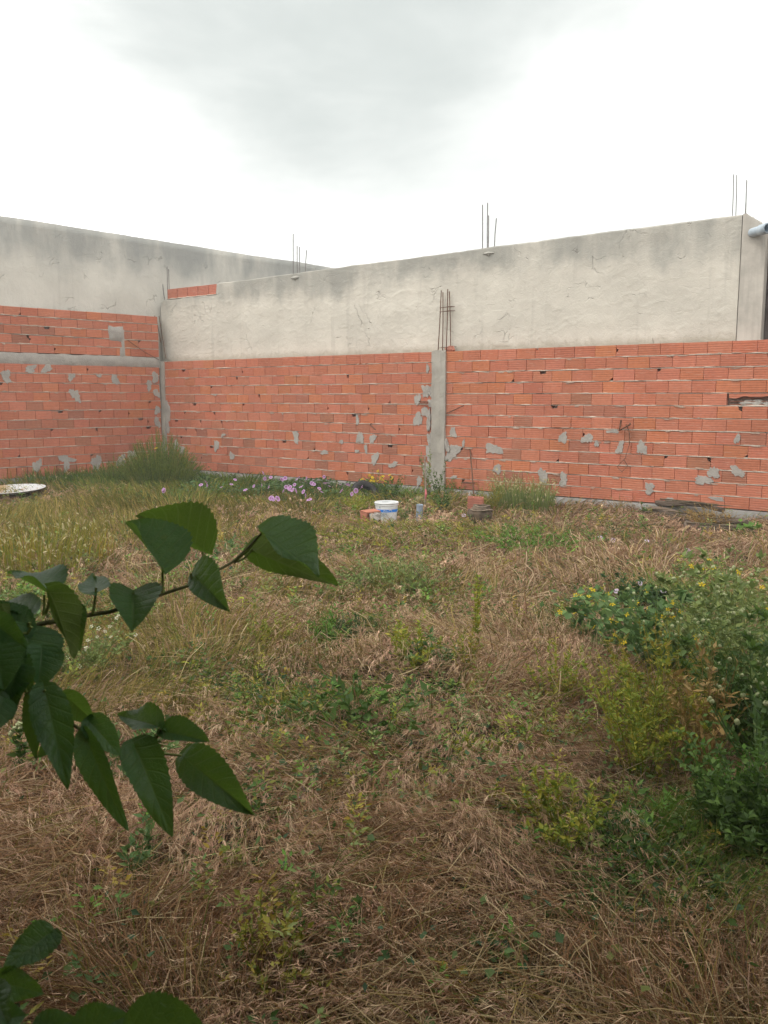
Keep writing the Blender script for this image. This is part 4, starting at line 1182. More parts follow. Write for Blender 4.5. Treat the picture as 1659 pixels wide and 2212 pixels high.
grass_tuft('oat_clump', 'straggling wild oats rising in front of the far end of the oat clump', 'grass', 1090, 1098, .62, .20, 120, 'sage', 130, wd=.004)
grass_tuft('oat_clump', 'stand of tall pale wild oats at the left edge of the plot', 'grass', 60, 1240, .46, .8, 900, 'fennel', 420, wd=.0042)
grass_tuft('oat_clump', 'taller wild oats at the left edge nearer the white dish', 'grass', 40, 1170, .30, 1.0, 900, 'fennel', 420, wd=.005)
grass_tuft('grass_tuft', 'green grass along the foot of the left wall', 'grass', 60, 1042, .40, 1.5, 1500, 'fennel', 200, wd=.006)
grass_tuft('grass_tuft', 'low green grass between the white dish and the corner shrub', 'grass', 200, 1050, .40, 1.2, 1300, 'mid', 120, wd=.006)

# flowering bindweed patch under the right-hand wall
g0 = G(560, 1078)
patch = thing('bindweed_patch', 'dark green bindweed patch full of purple flowers below the brick wall', 'flowers', (g0[0], g0[1], 0))
n = 17000
pp = np.array([G(px_, py_) for px_, py_ in zip(rng.uniform(300, 800, n), 1064 + rng.normal(0, 1, n).clip(-1.6, 1.6) * 15 + (lambda q: q)(rng.normal(0, 3, n)))])
kp = inside(pp[:, 0], pp[:, 1], .12); pp = pp[kp]; n = len(pp)
xx = pp[:, 0] - g0[0]; yy = pp[:, 1] - g0[1]
zz = np.clip(fbm(pp[:, 0] * 1.4 + 5, pp[:, 1] * 1.4, 95) - .22, 0, 1) * .62 * rng.random(n) ** .5 + .02
d_, nn_ = rand_leaf_frames(n); ln_ = rng.uniform(.03, .065, n)
V, T = leaf_quads(np.stack([xx, yy, zz], -1), d_, nn_, ln_, ln_ * rng.uniform(.5, .9, n))
tag(link('foliage', np_mesh('foliage', V, tris=T, tint=np.repeat(pal_pick('blue', n) * .72, 5, 0), mat=M_FOL), patch), kind='stuff')
FL = [(352, 1057), (354, 1060), (445, 1040), (434, 1047), (447, 1048), (478, 1052), (508, 1036), (569, 1022), (572, 1034), (585, 1031), (580, 1052), (590, 1078), (600, 1077), (548, 1050), (565, 1048), (616, 1033), (609, 1036), (622, 1047), (626, 1053), (632, 1058), (640, 1060), (625, 1058), (612, 1060), (618, 1052), (636, 1047), (645, 1031), (650, 1051), (655, 1062), (660, 1070), (668, 1079), (674, 1044), (678, 1046), (690, 1055), (695, 1062), (703, 1043), (712, 1050), (735, 1046), (737, 1060), (752, 1047), (760, 1067), (769, 1060), (780, 1040), (781, 1052), (671, 1078), (586, 1076), (662, 1033), (700, 1030), (640, 1036), (360, 1096), (500, 1046), (530, 1058)]
for (fx, fy) in FL:
    # each flower sits at the top of the foliage, a hand above the ground
    hgt = .26 + .18 * random.random(); p = G(fx, fy, hgt)
    if not inside(np.array([p[0]]), np.array([p[1]]), .15)[0]:
        s_, z_ = W2(fx, fy, -.3); q = C0 + D2 * s_ - np.array((-D2[1], D2[0])) * .3; p = np.array((q[0], q[1], z_))
    put_flower(patch, p - np.array((g0[0], g0[1], 0)), 'funnel', .034, face=Vector((random.gauss(0, .8), -.5 + random.gauss(0, .6), .7 + random.gauss(0, .4))))

# the middle of the plot
MIDS = [
 ('green leafy patch on the dry grass in front of the clay pot, spreading right', 1145, 1200, .18, .50, 60, 1300, .045, 'bright'),
 ('low green weed with one pale flower in front of the plinth', 1290, 1172, .20, .30, 24, 380, .05, 'mid'),
 ('loose yellow-green weed patch in front of the white bucket', 860, 1195, .18, .7, 70, 900, .04, 'yellowgreen'),
 ('feathery green tuft behind the bare twigs in mid plot', 850, 1292, .26, .38, 70, 900, .05, 'sage'),
 ('small vivid green weed left of the dark weed in mid plot', 711, 1412, .24, .10, 16, 360, .035, 'bright'),
 ('tiny vivid green weed left below the vivid green one', 668, 1452, .12, .08, 10, 120, .03, 'bright'),
 ('dark green weed right of the small vivid green weed', 770, 1400, .17, .2, 30, 480, .03, 'dark'),
 ('upright green weed in the centre of the plot', 890, 1470, .31, .11, 14, 330, .04, 'yellowgreen'),
 ('blue-green leafy weed right of the central upright weed', 935, 1470, .22, .12, 12, 150, .055, 'blue'),
 ('yellowing weed right of the blue-green one', 1000, 1480, .26, .12, 12, 190, .035, 'fennel'),
 ('thin yellow weed spike standing on the pale straw', 1030, 1420, .52, .03, 2, 95, .045, 'yellowgreen'),
 ('tall yellow-green weed left of the big yellow-green bush', 1205, 1560, .34, .13, 16, 420, .032, 'yellowgreen'),
 ('tiny green broad-leaved weed below the central weeds', 958, 1530, .12, .07, 6, 70, .05, 'mid'),
 ('sprawling green vine with broad leaves in the middle foreground', 775, 1640, .26, .26, 18, 170, .07, 'mid'),
 ('small-leaved green bush left of the broad-leaved vine', 690, 1650, .22, .25, 30, 620, .028, 'mid'),
 ('olive grass-like weed left of the small-leaved bush', 600, 1590, .16, .22, 24, 300, .03, 'fennel'),
 ('yellow-green weed in the dark hollow right of the vine', 1010, 1690, .16, .09, 8, 90, .035, 'yellowgreen'),
 ('bright yellow-green leafy bush in the right foreground', 1205, 1870, .28, .16, 26, 620, .034, 'yellowgreen'),
 ('bright green weed top above the yellow-green foreground bush', 1190, 1640, .16, .14, 14, 200, .034, 'yellowgreen'),
 ('low spreading green weed beside the straw in the right foreground', 1385, 1930, .15, .22, 36, 700, .03, 'mid'),
 ('broad toothed-leaf weed right of the yellow-green foreground bush', 1450, 1840, .17, .13, 8, 60, .09, 'bright'),
 ('small green weed among straw at the bottom middle', 690, 2110, .16, .12, 10, 120, .034, 'mid'),
 ('olive weed at the bottom left of centre', 570, 2180, .2, .13, 16, 260, .03, 'fennel'),
 ('green weed with pale stem left of centre foreground', 320, 1960, .25, .06, 4, 60, .045, 'blue'),
 ('small green weed at the lower right among straw', 1290, 2030, .13, .13, 12, 170, .03, 'mid'),
 ('dark green weed low at the bottom right', 1480, 2020, .15, .25, 30, 500, .03, 'dark'),
 ('yellow-leaved sprig lying in the grass below the leaning leaves', 130, 1715, .16, .12, 6, 80, .04, 'yellowgreen'),
 ('blue-green weed behind the hanging mulberry leaves', 270, 1720, .24, .22, 16, 190, .06, 'blue'),
 ('dense green weed tuft in front of the shrub strip at left', 330, 1105, .22, .6, 60, 1000, .05, 'mid'),
 ('grey-green weed in the grass left of centre', 490, 1225, .2, .55, 40, 520, .055, 'blue'),
 ('bluish leafy weed at the left edge behind the leaves', 60, 1385, .28, .4, 30, 420, .06, 'blue'),
 ('yellow-green weed among dry grass at mid left', 590, 1420, .24, .12, 12, 220, .03, 'yellowgreen'),
]
for (lb, x, y, h, sp, ns, nl, lf, pal) in MIDS:
    plant('weed', lb, 'weed', x, y, h * 1.08, sp * 1.5, int(ns * 1.5), int(nl * 1.8), lf * 1.02, pal, group='weeds in the plot', foot=.5 if sp > .05 else .18)
plant('flowering_weed', 'sage-green weed with cream buds beside the mulberry leaves', 'weed', 190, 1505, .36, .30, 40, 900, .035, 'sage', flowers=[('white', .012, 26, .85)], twigs=50)
plant('flowering_weed', 'thin green stalk with yellow buds between the dark hanging leaves', 'weed', 50, 1720, .40, .06, 3, 90, .05, 'mid', flowers=[('bud', .010, 14, .8)])

# right-hand stand: yellow-flowered bushes
plant('flowering_weed', 'low blue-green creeping plant with yellow flowers, left of the tall flowering weed', 'weed', 1340, 1440, .40, .60, 50, 400, .075, 'blue', flowers=[('yellow', .018, 26, .8)], narrow=.75, twigs=20)
plant('flowering_weed', 'blue-green yellow-flowered plant in front of the creeping one', 'weed', 1430, 1500, .48, .50, 50, 460, .075, 'blue', flowers=[('yellow', .018, 20, .82), ('bud', .010, 26, .8)], narrow=.7, twigs=30)
plant('bindweed', 'dark green bindweed with pale flowers behind the yellow-flowered plants', 'weed', 1400, 1345, .20, .42, 30, 620, .055, 'dark', flowers=[('pale', .020, 4, .6)], narrow=.8)
plant('flowering_weed', 'dense bush of cream buds and yellow flowers at the right edge', 'weed', 1590, 1560, .74, .50, 80, 1700, .055, 'sage', flowers=[('bud', .011, 150, .72), ('yellow', .018, 18, .85)], twigs=120, narrow=.5)
plant('flowering_weed', 'budding sage-green bush behind the tall flowering weed', 'weed', 1560, 1470, .70, .45, 60, 1000, .055, 'sage', flowers=[('bud', .011, 90, .72), ('yellow', .018, 10, .85)], twigs=80, narrow=.5)
plant('thistle_stem', 'tall dark-stemmed weed with curled leaves and cream buds at right', 'weed', 1612, 1830, .96, .10, 2, 150, .055, 'mid', flowers=[('bud', .010, 46, .80)], twigs=26, stem_r=.0065, narrow=.5, t0=.05)
plant('thistle_stem', 'second blue-green stem with clasping leaves at the right edge', 'weed', 1655, 1800, .55, .08, 3, 70, .085, 'blue', stem_r=.007, narrow=.5)
plant('flowering_weed', 'leafy green weed mass filling in below the cream-budded bush at the right edge', 'weed', 1625, 1680, .62, .34, 60, 2200, .045, 'mid', flowers=[('bud', .010, 40, .85)], twigs=80, narrow=.5)
plant('weed', 'sage-green stalky weed between the withered weed and the right edge', 'weed', 1570, 1640, .62, .20, 26, 800, .045, 'sage', twigs=60, narrow=.45)
plant('shrub', 'tall yellow-green small-leaved bush left of the flowering stand', 'shrub', 1390, 1700, .60, .30, 50, 2000, .032, 'yellowgreen', twigs=110, foot=.45)
plant('shrub', 'olive-green bush behind the yellow-green one', 'shrub', 1450, 1620, .60, .36, 60, 1900, .030, 'fennel', twigs=110, foot=.45)
plant('dead_weed', 'withered rust-brown weed between the bushes at right', 'weed', 1515, 1720, .55, .20, 40, 520, .05, 'rusty', twigs=90, narrow=.35)
plant('shrub', 'dense dark green bush at the lower right edge', 'shrub', 1610, 1900, .42, .26, 60, 2600, .042, 'mid', narrow=.55, up=.2)
plant('shrub', 'bright-tipped green bush left of the dense dark one at lower right', 'shrub', 1560, 1840, .36, .15, 24, 700, .042, 'bright', narrow=.5)

# single pale bindweed flowers lying in the dry grass
for i, (fx, fy, lb) in enumerate([(613, 1667, 'lilac bindweed flower, topmost of three near the hanging leaves'), (650, 1713, 'lilac bindweed flower, middle one of three near the hanging leaves'), (731, 1742, 'lilac bindweed flower, lowest of three near the hanging leaves'), (1298, 1162, 'pale bindweed flower beside a thin twig in front of the plinth'), (1324, 1167, 'pale bindweed flower just right of the one by the twig'), (1396, 1169, 'pale bindweed flower in the grass before the logs'), (1486, 1192, 'pale bindweed flower right of mid plot before the logs'), (1333, 1299, 'white bindweed flower above the yellow flowers'), (1262, 1332, 'pale bindweed flower at the left of the yellow flowers'), (1002, 1113, 'pinkish flower at the foot of the clay pot'), (728, 1556, 'pink flower above the broad-leaved vine'), (36, 1632, 'pale pink flower low at the left edge')]):
    p = G(fx, fy, .10); b = thing('bindweed_flower', lb, 'flower', tuple(p), 0, 'pale bindweed flowers in the grass')
    r = .028 if p[1] < 6 else .034
    put_flower(b, (0, 0, 0), 'pale', r)
    m = MB(); m.tube([(0, 0, -.10), (.008, 0, -.05), (0, 0, -.012)], .0016, 4); m.build('stalk', M_TWIG, b)

# bare twigs standing in the grass
def twig(label, pts, h0=0.0, r=.005, mat=M_BARK):
    (x0, y0) = pts[0]; g = G(x0, y0); q = []
    for (x, y) in pts:
        d = ray(x, y); s_ = g[1] / d[1]; p = CAMP + d * s_; q.append((p[0] - g[0], (random.random() - .5) * .06, max(0.0, p[2])))
    m = MB(); m.tube(q, [r * (1 - .6 * i / len(q)) for i in range(len(q))], 5); o = m.build('dry_twig', mat, None, (g[0], g[1], 0)); tag(o, label, 'twig', 'bare twigs')
twig('bare dark twig leaning left in mid plot', [(930, 1300), (925, 1275), (905, 1240), (893, 1225)], r=.006)
twig('bare dark twig leaning right in mid plot', [(905, 1296), (930, 1265), (955, 1236), (968, 1228)], r=.006)
twig('thin dark twig by the pale flowers before the plinth', [(1313, 1152), (1296, 1128), (1288, 1108)], r=.008)
twig('thin dark twig before the log pile', [(1487, 1175), (1478, 1160), (1468, 1143)], r=.008)
twig('dark twig standing in straw in the lower foreground', [(1015, 1890), (1000, 1840), (975, 1790), (962, 1770)], r=.003)
twig('dark twig at the bottom right among straw', [(1280, 2180), (1255, 2120), (1228, 2085)], r=.004)
M_PALE = simple('dry_stalk', (.42, .33, .18), .8, .2, .2, 40, .2)
twig('golden bent stalk below the withered weed', [(1375, 1655), (1430, 1650), (1480, 1630), (1520, 1615)], r=.003, mat=M_PALE)
# long pale broken stalk and yellowish stalks at lower left
def lying(label, pts, r, mat):
    g = G(*pts[0], .08); q = [tuple(G(x, y, .08 + .03 * math.sin(i * 2)) - g) for i, (x, y) in enumerate(pts)]
    m = MB(); m.tube(q, [r * (1 - .5 * i / len(q)) for i in range(len(q))], 6); o = m.build('dry_stalk', mat, None, tuple(g)); tag(o, label, 'stalk', 'stalks lying on the grass')
lying('thick pale split stalk lying at the lower left', [(136, 2168), (190, 2110), (218, 2078), (250, 2050), (284, 2031), (340, 2000)], .0045, M_PALE)
M_OLIVE = simple('olive_stalk', (.20, .19, .05), .7, .2, .2, 30, .2)
lying('long yellow-green stalk above the pale split stalk', [(98, 2117), (170, 2070), (230, 2025), (300, 1965)], .0028, M_OLIVE)
lying('second yellow-green stalk nearer the left edge', [(105, 2010), (180, 1970), (260, 1935), (300, 1920)], .0028, M_OLIVE)
lying('green-yellow stalk at the lower right corner', [(1440, 2095), (1500, 2075), (1560, 2058), (1659, 2040)], .0034, M_OLIVE)

# ------------------------------------------------------------------ things lying about
def gpos(x, y, dz=0.0):
    g = G(x, y); return (g[0], g[1], float(ground_h(g[0], g[1])) + dz)
# white paint bucket with a blue band
M_WHITE = simple('white_plastic', (.72, .74, .74), .45, .4, .16, 9, .15)
M_BLUE = simple('blue_print', (.02, .22, .75), .45, .4, .1, 6, 0)
M_INK = simple('grey_print', (.10, .13, .16), .5, .3, .1, 6, 0)
bk = thing('bucket', 'white plastic paint bucket with a blue printed band standing in the weeds', 'bucket', gpos(835, 1137, .06), .2)
m = MB(); m.lathe([(.0, .0), (.122, .0), (.128, .01), (.147, .255), (.147, .262), (.141, .262), (.122, .012), (0, .012)], 40); m.build('body', M_WHITE, bk, smooth=True)
m = MB(); m.lathe([(.148, .232), (.153, .234), (.153, .240), (.148, .242), (.1485, .250), (.156, .252), (.157, .268), (.150, .272), (.138, .270), (.138, .255)], 40); m.build('rim', M_WHITE, bk, smooth=True)
def on_bucket(th, z): r = .128 + (.147 - .128) * (z - .01) / .245 + .0012; return (r * math.cos(th), r * math.sin(th), z)
def band(name, t0, t1, z0, z1, mat, n=20):
    m = MB()
    for i in range(n):
        a = t0 + (t1 - t0) * i / n; b = t0 + (t1 - t0) * (i + 1) / n
        m.add([on_bucket(a, z0), on_bucket(b, z0), on_bucket(b, z1), on_bucket(a, z1)], [(0, 1, 2, 3)])
    return m.build(name, mat, bk)
band('blue_band', -3.1, -.3, .150, .185, M_BLUE, 40)
M_WHITE2 = simple('white_print', (.70, .74, .78), .5, .3, .05, 5, 0)
def stroke(pts, wdt, mat, dr=.0008):
    m = MB(); P_ = [Vector((t, z, 0)) for t, z in pts]
    for a, b in zip(P_[:-1], P_[1:]):
        d = (b - a); ln = math.hypot(d.x * .138, d.y); nx, nz = -d.y / ln * wdt / .138, d.x * .138 / ln * wdt
        c = []
        for (p, sg) in ((a, -1), (b, -1), (b, 1), (a, 1)):
            q = on_bucket(p.x + sg * nx, p.y + sg * nz); r_ = math.hypot(q[0], q[1]); k = (r_ + dr) / r_; c.append((q[0] * k, q[1] * k, q[2]))
        m.add(c, [(0, 1, 2, 3)])
    return m
A = -2.35   # lettering starts on the left of the side turned to the viewer
def letters(spec, mat, wdt, name, dr):
    m = MB()
    for pts in spec:
        q = stroke(pts, wdt, mat, dr); m.add(q.v, q.f)
    m.build(name, mat, bk)
letters([[(A - .10, .200), (A - .05, .222), (A, .200)], [(A - .08, .208), (A - .02, .208)], [(A + .06, .200), (A + .09, .200)]], M_INK, .0016, 'lettering', .0012)
letters([[(A + .30, .160), (A + .36, .178), (A + .44, .164), (A + .52, .172), (A + .66, .160)], [(A + .75, .166), (A + .95, .182), (A + 1.1, .160)]], M_WHITE2, .0028, 'band_emblem', .0016)
letters([[(A - .12, .140), (A - .03, .140), (A - .07, .122), (A - .02, .110), (A - .12, .098)],
         [(A + .06, .142), (A + .05, .098), (A + .15, .102), (A + .20, .120), (A + .15, .138), (A + .06, .142)],
         [(A + .28, .140), (A + .28, .098)], [(A + .36, .140), (A + .36, .098)], [(A + .44, .140), (A + .52, .120), (A + .60, .138)]], M_INK, .0022, 'lettering', .0012)
m = MB(); lump(m, (.04, .02, .20), .05, .05, .04, 3); lump(m, (-.05, .03, .20), .06, .05, .03, 4); m.build('dried_residue', M_PATCH, bk)

# broken hollow brick with a mortar lump
bb_ = thing('broken_block', 'broken hollow brick caked in mortar lying in front of the white bucket', 'brick', gpos(801, 1150, .12), .5)
m = MB()
for (x0, x1, z0, z1) in [(-.1, .1, .13, .145), (-.1, .1, .065, .075), (-.1, .1, 0, .012), (-.1, -.09, .0, .14), (.09, .1, .0, .14), (-.006, .006, .0, .14)]: m.box(x0, x1, -.075, .085, z0, z1)
o = m.build('shell', M_BRICK, bb_, rot=(.05, -.04, 0)); o.color = (.42, .17, .11, 1)
m = MB(); lump(m, (.015, -.07, .06), .085, .05, .075, 12, 10, 7); m.build('mortar_lump', M_PATCH, bb_)
m = MB(); lump(m, (.085, -.03, .095), .035, .06, .045, 13, 9, 6); m.build('mortar_lump', M_PATCH, bb_)
# plastic bottle with ribs, neck down in the ground
M_PET = simple('clouded_plastic', (.36, .43, .52), .25, .5, .15, 12, .1)
M_PET.node_tree.nodes['Principled BSDF'].inputs['Transmission Weight'].default_value = .25
bt = thing('bottle', 'cut-off bluish ribbed plastic bottle standing upright in the grass', 'bottle', gpos(905, 1132, .03), 0)
prof = [(0, .012), (.036, .006), (.044, .02)]
for k in range(10): prof += [(.046, .035 + k * .0195), (.0405, .044 + k * .0195)]
prof += [(.045, .235), (.046, .246), (.044, .248), (.042, .236), (.038, .03), (0, .025)]
m = MB(); m.lathe(prof, 24); m.build('body', M_PET, bt, rot=(.05, .04, 0), smooth=True)

# squat dark pot with a broken rim
M_POT = simple('mossy_clay', (.115, .085, .06), .9, .2, .45, 14, .8)
pot = thing('clay_pot', 'squat dark brown clay pot with raised rings and broken rim near the wall', 'pot', gpos(1035, 1143, .06), .3)
prof = [(0, 0), (.085, .0), (.118, .03), (.145, .075), (.158, .12), (.160, .150), (.152, .180), (.156, .186), (.154, .196), (.140, .210), (.118, .232), (.112, .245), (.116, .255), (.108, .258), (.100, .245), (.12, .21), (.14, .15), (.12, .06), (0, .015)]
m = MB(); m.lathe(prof, 36)
m.v = [(x * (1 + .05 * math.sin(5 * z + 3 * math.atan2(y, x))), y, z - (.05 if (z > .19 and math.atan2(y, x) > 1.2) else 0) + random.uniform(-.003, .003)) for x, y, z in m.v]
m.build('body', M_POT, pot, rot=(-.06, .10, 0), smooth=True)
M_RING = simple('pale_cord', (.27, .215, .16), .85, .2, .3, 30, .4)
for (r_, z_, a0, a1) in [(.160, .188, -2.9, -.5), (.122, .240, -2.6, -.2)]:
    m = MB(); m.tube([(r_ * math.cos(a0 + (a1 - a0) * i / 16), r_ * math.sin(a0 + (a1 - a0) * i / 16), z_ - .012 * math.sin(i * .4)) for i in range(17)], .0065, 6); m.build('raised_ring', M_RING, pot, rot=(-.06, .10, 0))
# hollow brick standing behind the pot
hb = thing('hollow_brick', 'upright red hollow brick standing behind the clay pot', 'brick', gpos(1026, 1130, .06), -.28)
m = MB()
W_, H_ = .098, .30
for i in range(4): m.box(-W_ + i * (2 * W_ - .01) / 3, -W_ + .01 + i * (2 * W_ - .01) / 3, -.05, .05, 0, H_)
for y_ in (-.0505, -.005, .0405): m.box(-W_ + .001, W_ - .001, y_, y_ + .01, .001, H_ - .001)
o = m.build('shell', M_BRICK, hb, rot=(.10, .04, 0)); o.color = (.42, .165, .115, 1)
for k in range(5):
    m = MB(); m.box(-W_ + .012 + k * .036, -W_ + .026 + k * .036, -.0535, -.0505, .006, H_ - .006); o = m.build('groove_rib', M_BRICK, hb, rot=(.10, .04, 0)); o.color = (.42, .165, .115, 1)
# leaning reinforcing rod, pale stick, plastic slat
def stick(name, label, cat, xa, ya, xb, yb, r, mat, back=.35, dz=0):
    """foot at (xa,ya) on the ground; head at (xb,yb) leaning back towards the wall"""
    g = G(xa, ya); d = ray(xb, yb); s_ = (g[1] + back) / d[1]; p = CAMP + d * s_
    m = MB(); m.tube([(0, 0, -.05), ((p[0] - g[0]) * .5 + .004, back * .5, p[2] * .5), (p[0] - g[0], back, p[2])], r, 6); o = m.build(name, mat, None, (g[0], g[1], 0)); tag(o, label, cat)
stick('reinforcing_rod', 'long thin rusty rod leaning against the wall behind the hollow brick', 'rod', 1026, 1100, 1012.6, 944, .0115, M_RUST, .8)
stick('wooden_stick', 'short grey stick standing left of the upright hollow brick', 'stick', 1015, 1110, 1014, 1063, .012, simple('grey_wood', (.36, .34, .33), .8, .2, .2, 20, .3), .15)
stick('wooden_stick', 'pale crooked stick lying across the top of the clay pot', 'stick', 1008, 1122, 1052, 1090, .008, simple('pale_wood', (.34, .27, .20), .8, .2, .3, 20, .3), .0)
M_PINK = simple('pink_plastic', (.55, .16, .17), .5, .3, .15, 10, 0)
st = thing('wooden_stake', 'thin weathered stake with a pink rag left of the concrete post', 'stake', gpos(917, 1115), 0)
m = MB(); m.tube([(0, 0, -.05), (.012, 0, .4), (.0, .02, .86)], [.013, .012, .010], 6); m.build('shaft', simple('stake_wood', (.27, .22, .17), .85, .2, .3, 20, .4), st)
m = MB(); m.tube([(.012, -.02, .26), (.018, -.03, .33), (.012, -.02, .40)], [.006, .018, .010], 7); m.build('rag', M_PINK, st)
# old tyre half sunk in weeds
M_RUB = simple('tyre_rubber', (.035, .034, .034), .75, .3, .25, 25, .5)
ty = thing('tyre', 'small black tyre tilted among weeds under the orange-green shrub', 'tyre', gpos(789, 1086, .10), .3)
m = MB(); N_ = 36; prof = [(.12, -.03), (.16, -.055), (.20, -.055), (.225, -.035), (.232, 0), (.225, .035), (.20, .055), (.16, .055), (.12, .03), (.13, .0)]
m.lathe(prof + [prof[0]], N_); m.build('casing', M_RUB, ty, loc=(0, 0, .06), rot=(.85, .25, 0), smooth=True)
m = MB()
for k in range(30):
    th = 2 * math.pi * k / 30; c_, s__ = math.cos(th), math.sin(th)
    for sg in (-1, 1):
        vs = [((.228 + dr) * math.cos(th + da), (.228 + dr) * math.sin(th + da), sg * .022 + dz) for dr in (0, .009) for da in (-.05, .05) for dz in (-.013, .013)]
        m.add(vs, [(0, 1, 3, 2), (4, 6, 7, 5), (0, 4, 5, 1), (2, 3, 7, 6), (0, 2, 6, 4), (1, 5, 7, 3)])
m.build('tread', M_RUB, ty, loc=(0, 0, .06), rot=(.85, .25, 0))
# stones and rubble near the wall foot
M_STONE = simple('field_stone', (.27, .25, .23), .9, .2, .3, 10, .7)
def stone(x, y, rx, ry, rz, seed, label, mat=M_STONE, name='stone', dz=.04):
    m = MB(); lump(m, (0, 0, rz * .5), rx, ry, rz, seed, 10, 7); o = m.build(name, mat, None, gpos(x, y, dz), (0, 0, seed)); tag(o, label, 'stone', 'stones by the wall')
stone(863, 1082, .09, .07, .10, 1, 'grey stone leaning in the weeds behind the white bucket')
stone(905, 1100, .20, .14, .10, 2, 'flat tan stone behind the striped bottle', simple('tan_stone', (.30, .235, .15), .9, .2, .2, 10, .6))
stone(1590, 1165, .11, .06, .035, 4, 'flat pale stone in front of the leafy plant by the logs', dz=.02)
stone(1085, 1088, .14, .08, .12, 6, 'grey stone at the wall foot left of the oat clump')
stone(1065, 1083, .10, .08, .10, 7, 'grey stone beside the leaning rod at the wall foot')
# white dish lying by the left edge
def worn_white():
    m = Mat('worn_white_enamel', .4, .4); t = m.tc()
    x = m.sep(t)[0]; n_ = m.noise(t, 5, 5, .65)
    f = m.ramp(m.math('ADD', x, m.math('MULTIPLY', m.math('SUBTRACT', n_, .5), .35)), -.26, -.12)
    c = m.mix(f, (.40, .29, .16), (.60, .61, .62)); n2 = m.noise(m.map(t, (14, 14, 3)), 1.0, 4)
    m.base(m.mix(m.ramp(n2, .58, .72, 0, .45), c, (.40, .38, .33))); return m.m
dish = thing('satellite_dish', 'white dish-shaped shell with a worn tan left end lying in grass at the left edge', 'dish', gpos(28, 1082, .12), .12)
prof = [(0, .0), (.22, .005), (.40, .022), (.52, .05), (.575, .075), (.590, .076), (.592, .084), (.570, .084), (.51, .060), (.39, .032), (.22, .014), (0, .009)]
m = MB(); m.lathe(prof, 48); m.build('shell', worn_white(), dish, rot=(.045, -.03, 0), smooth=True); dish.scale = (.86, .86, .86)
m = MB(); m.tube([(.15, .25, -.10), (.1, .2, .03)], .02); m.build('bracket', M_STEEL, dish)

# weathered logs along the plinth
M_LOG = mat_concrete('weathered_wood', (.17, .13, .10))
def log(x0, y0, x1, y1, r, z, seed, label):
    a = G(x0, y0, 0); b = G(x1, y1, 0); L_ = float(np.linalg.norm(b - a)); n = 22; k = 10
    vs = []; fs = []
    for i in range(n + 1):
        t = i / n
        for j in range(k):
            th = 2 * math.pi * j / k; q = r * (1 + .5 * (fbm(t * 6 * L_, j * 1.3, seed) - .5) + .35 * (vnoise(j * 2.1, seed * 1.0, 4) - .5)) * (1 - .25 * t)
            vs.append((L_ * t, q * math.cos(th) + .03 * math.sin(t * 5 + seed), q * math.sin(th) * .8 + .02 * math.sin(t * 7 + seed)))
    for i in range(n):
        for j in range(k):
            j2 = (j + 1) % k; fs.append((i * k + j, (i + 1) * k + j, (i + 1) * k + j2, i * k + j2))
    fs.append(tuple(range(k))); fs.append(tuple(n * k + j for j in reversed(range(k))))
    root = thing('log', label, 'log', (a[0], a[1], z), math.atan2(b[1] - a[1], b[0] - a[0]), 'logs along the plinth')
    m = MB(); m.add(vs, fs); m.build('trunk_wood', M_LOG, root)
    m = MB()
    for j in range(9):   # long splinters of lifting bark
        s_ = L_ * (.05 + .1 * j); th = .3 + (j * 1.1 + seed) % 2.4; yy_ = -r * 1.02 * math.cos(th * .5); zz_ = r * .8 * math.sin(th) 
        m.tube([(s_, yy_, zz_), (s_ + .16, yy_ * 1.05, zz_ + .006), (s_ + .30, yy_ * 1.15, zz_ + .014)], [.010, .008, .002], 4)
    m.build('bark_strip', M_BARK, root)
log(1400, 1128, 1612, 1157, .085, .13, 1, 'long weathered grey-brown log lying along the plinth at right')
log(1365, 1124, 1500, 1144, .07, .10, 2, 'shorter weathered log in front of the long one at its left end')
log(1480, 1150, 1620, 1166, .065, .09, 3, 'dark weathered log in front of the long one at its right end')
log(1420, 1122, 1560, 1140, .05, .25, 4, 'thin weathered branch lying on top of the long log')
plant('dead_weed', 'dry rust-brown brush piled on the logs at right', 'weed', 1535, 1150, .30, .35, 90, 700, .05, 'rusty', twigs=100, stem_r=.004, narrow=.3)
plant('weed', 'bright broad-leaved plant at the right end of the logs', 'weed', 1608, 1165, .17, .22, 12, 90, .11, 'bright', narrow=.8)
plant('weed', 'leafy green weed growing up between the logs and the plinth', 'weed', 1392, 1128, .24, .10, 10, 130, .06, 'mid')
plant('weed', 'dead yellow grass leaning on the plinth left of the logs', 'weed', 1345, 1118, .30, .30, 40, 120, .06, 'rusty', narrow=.15)

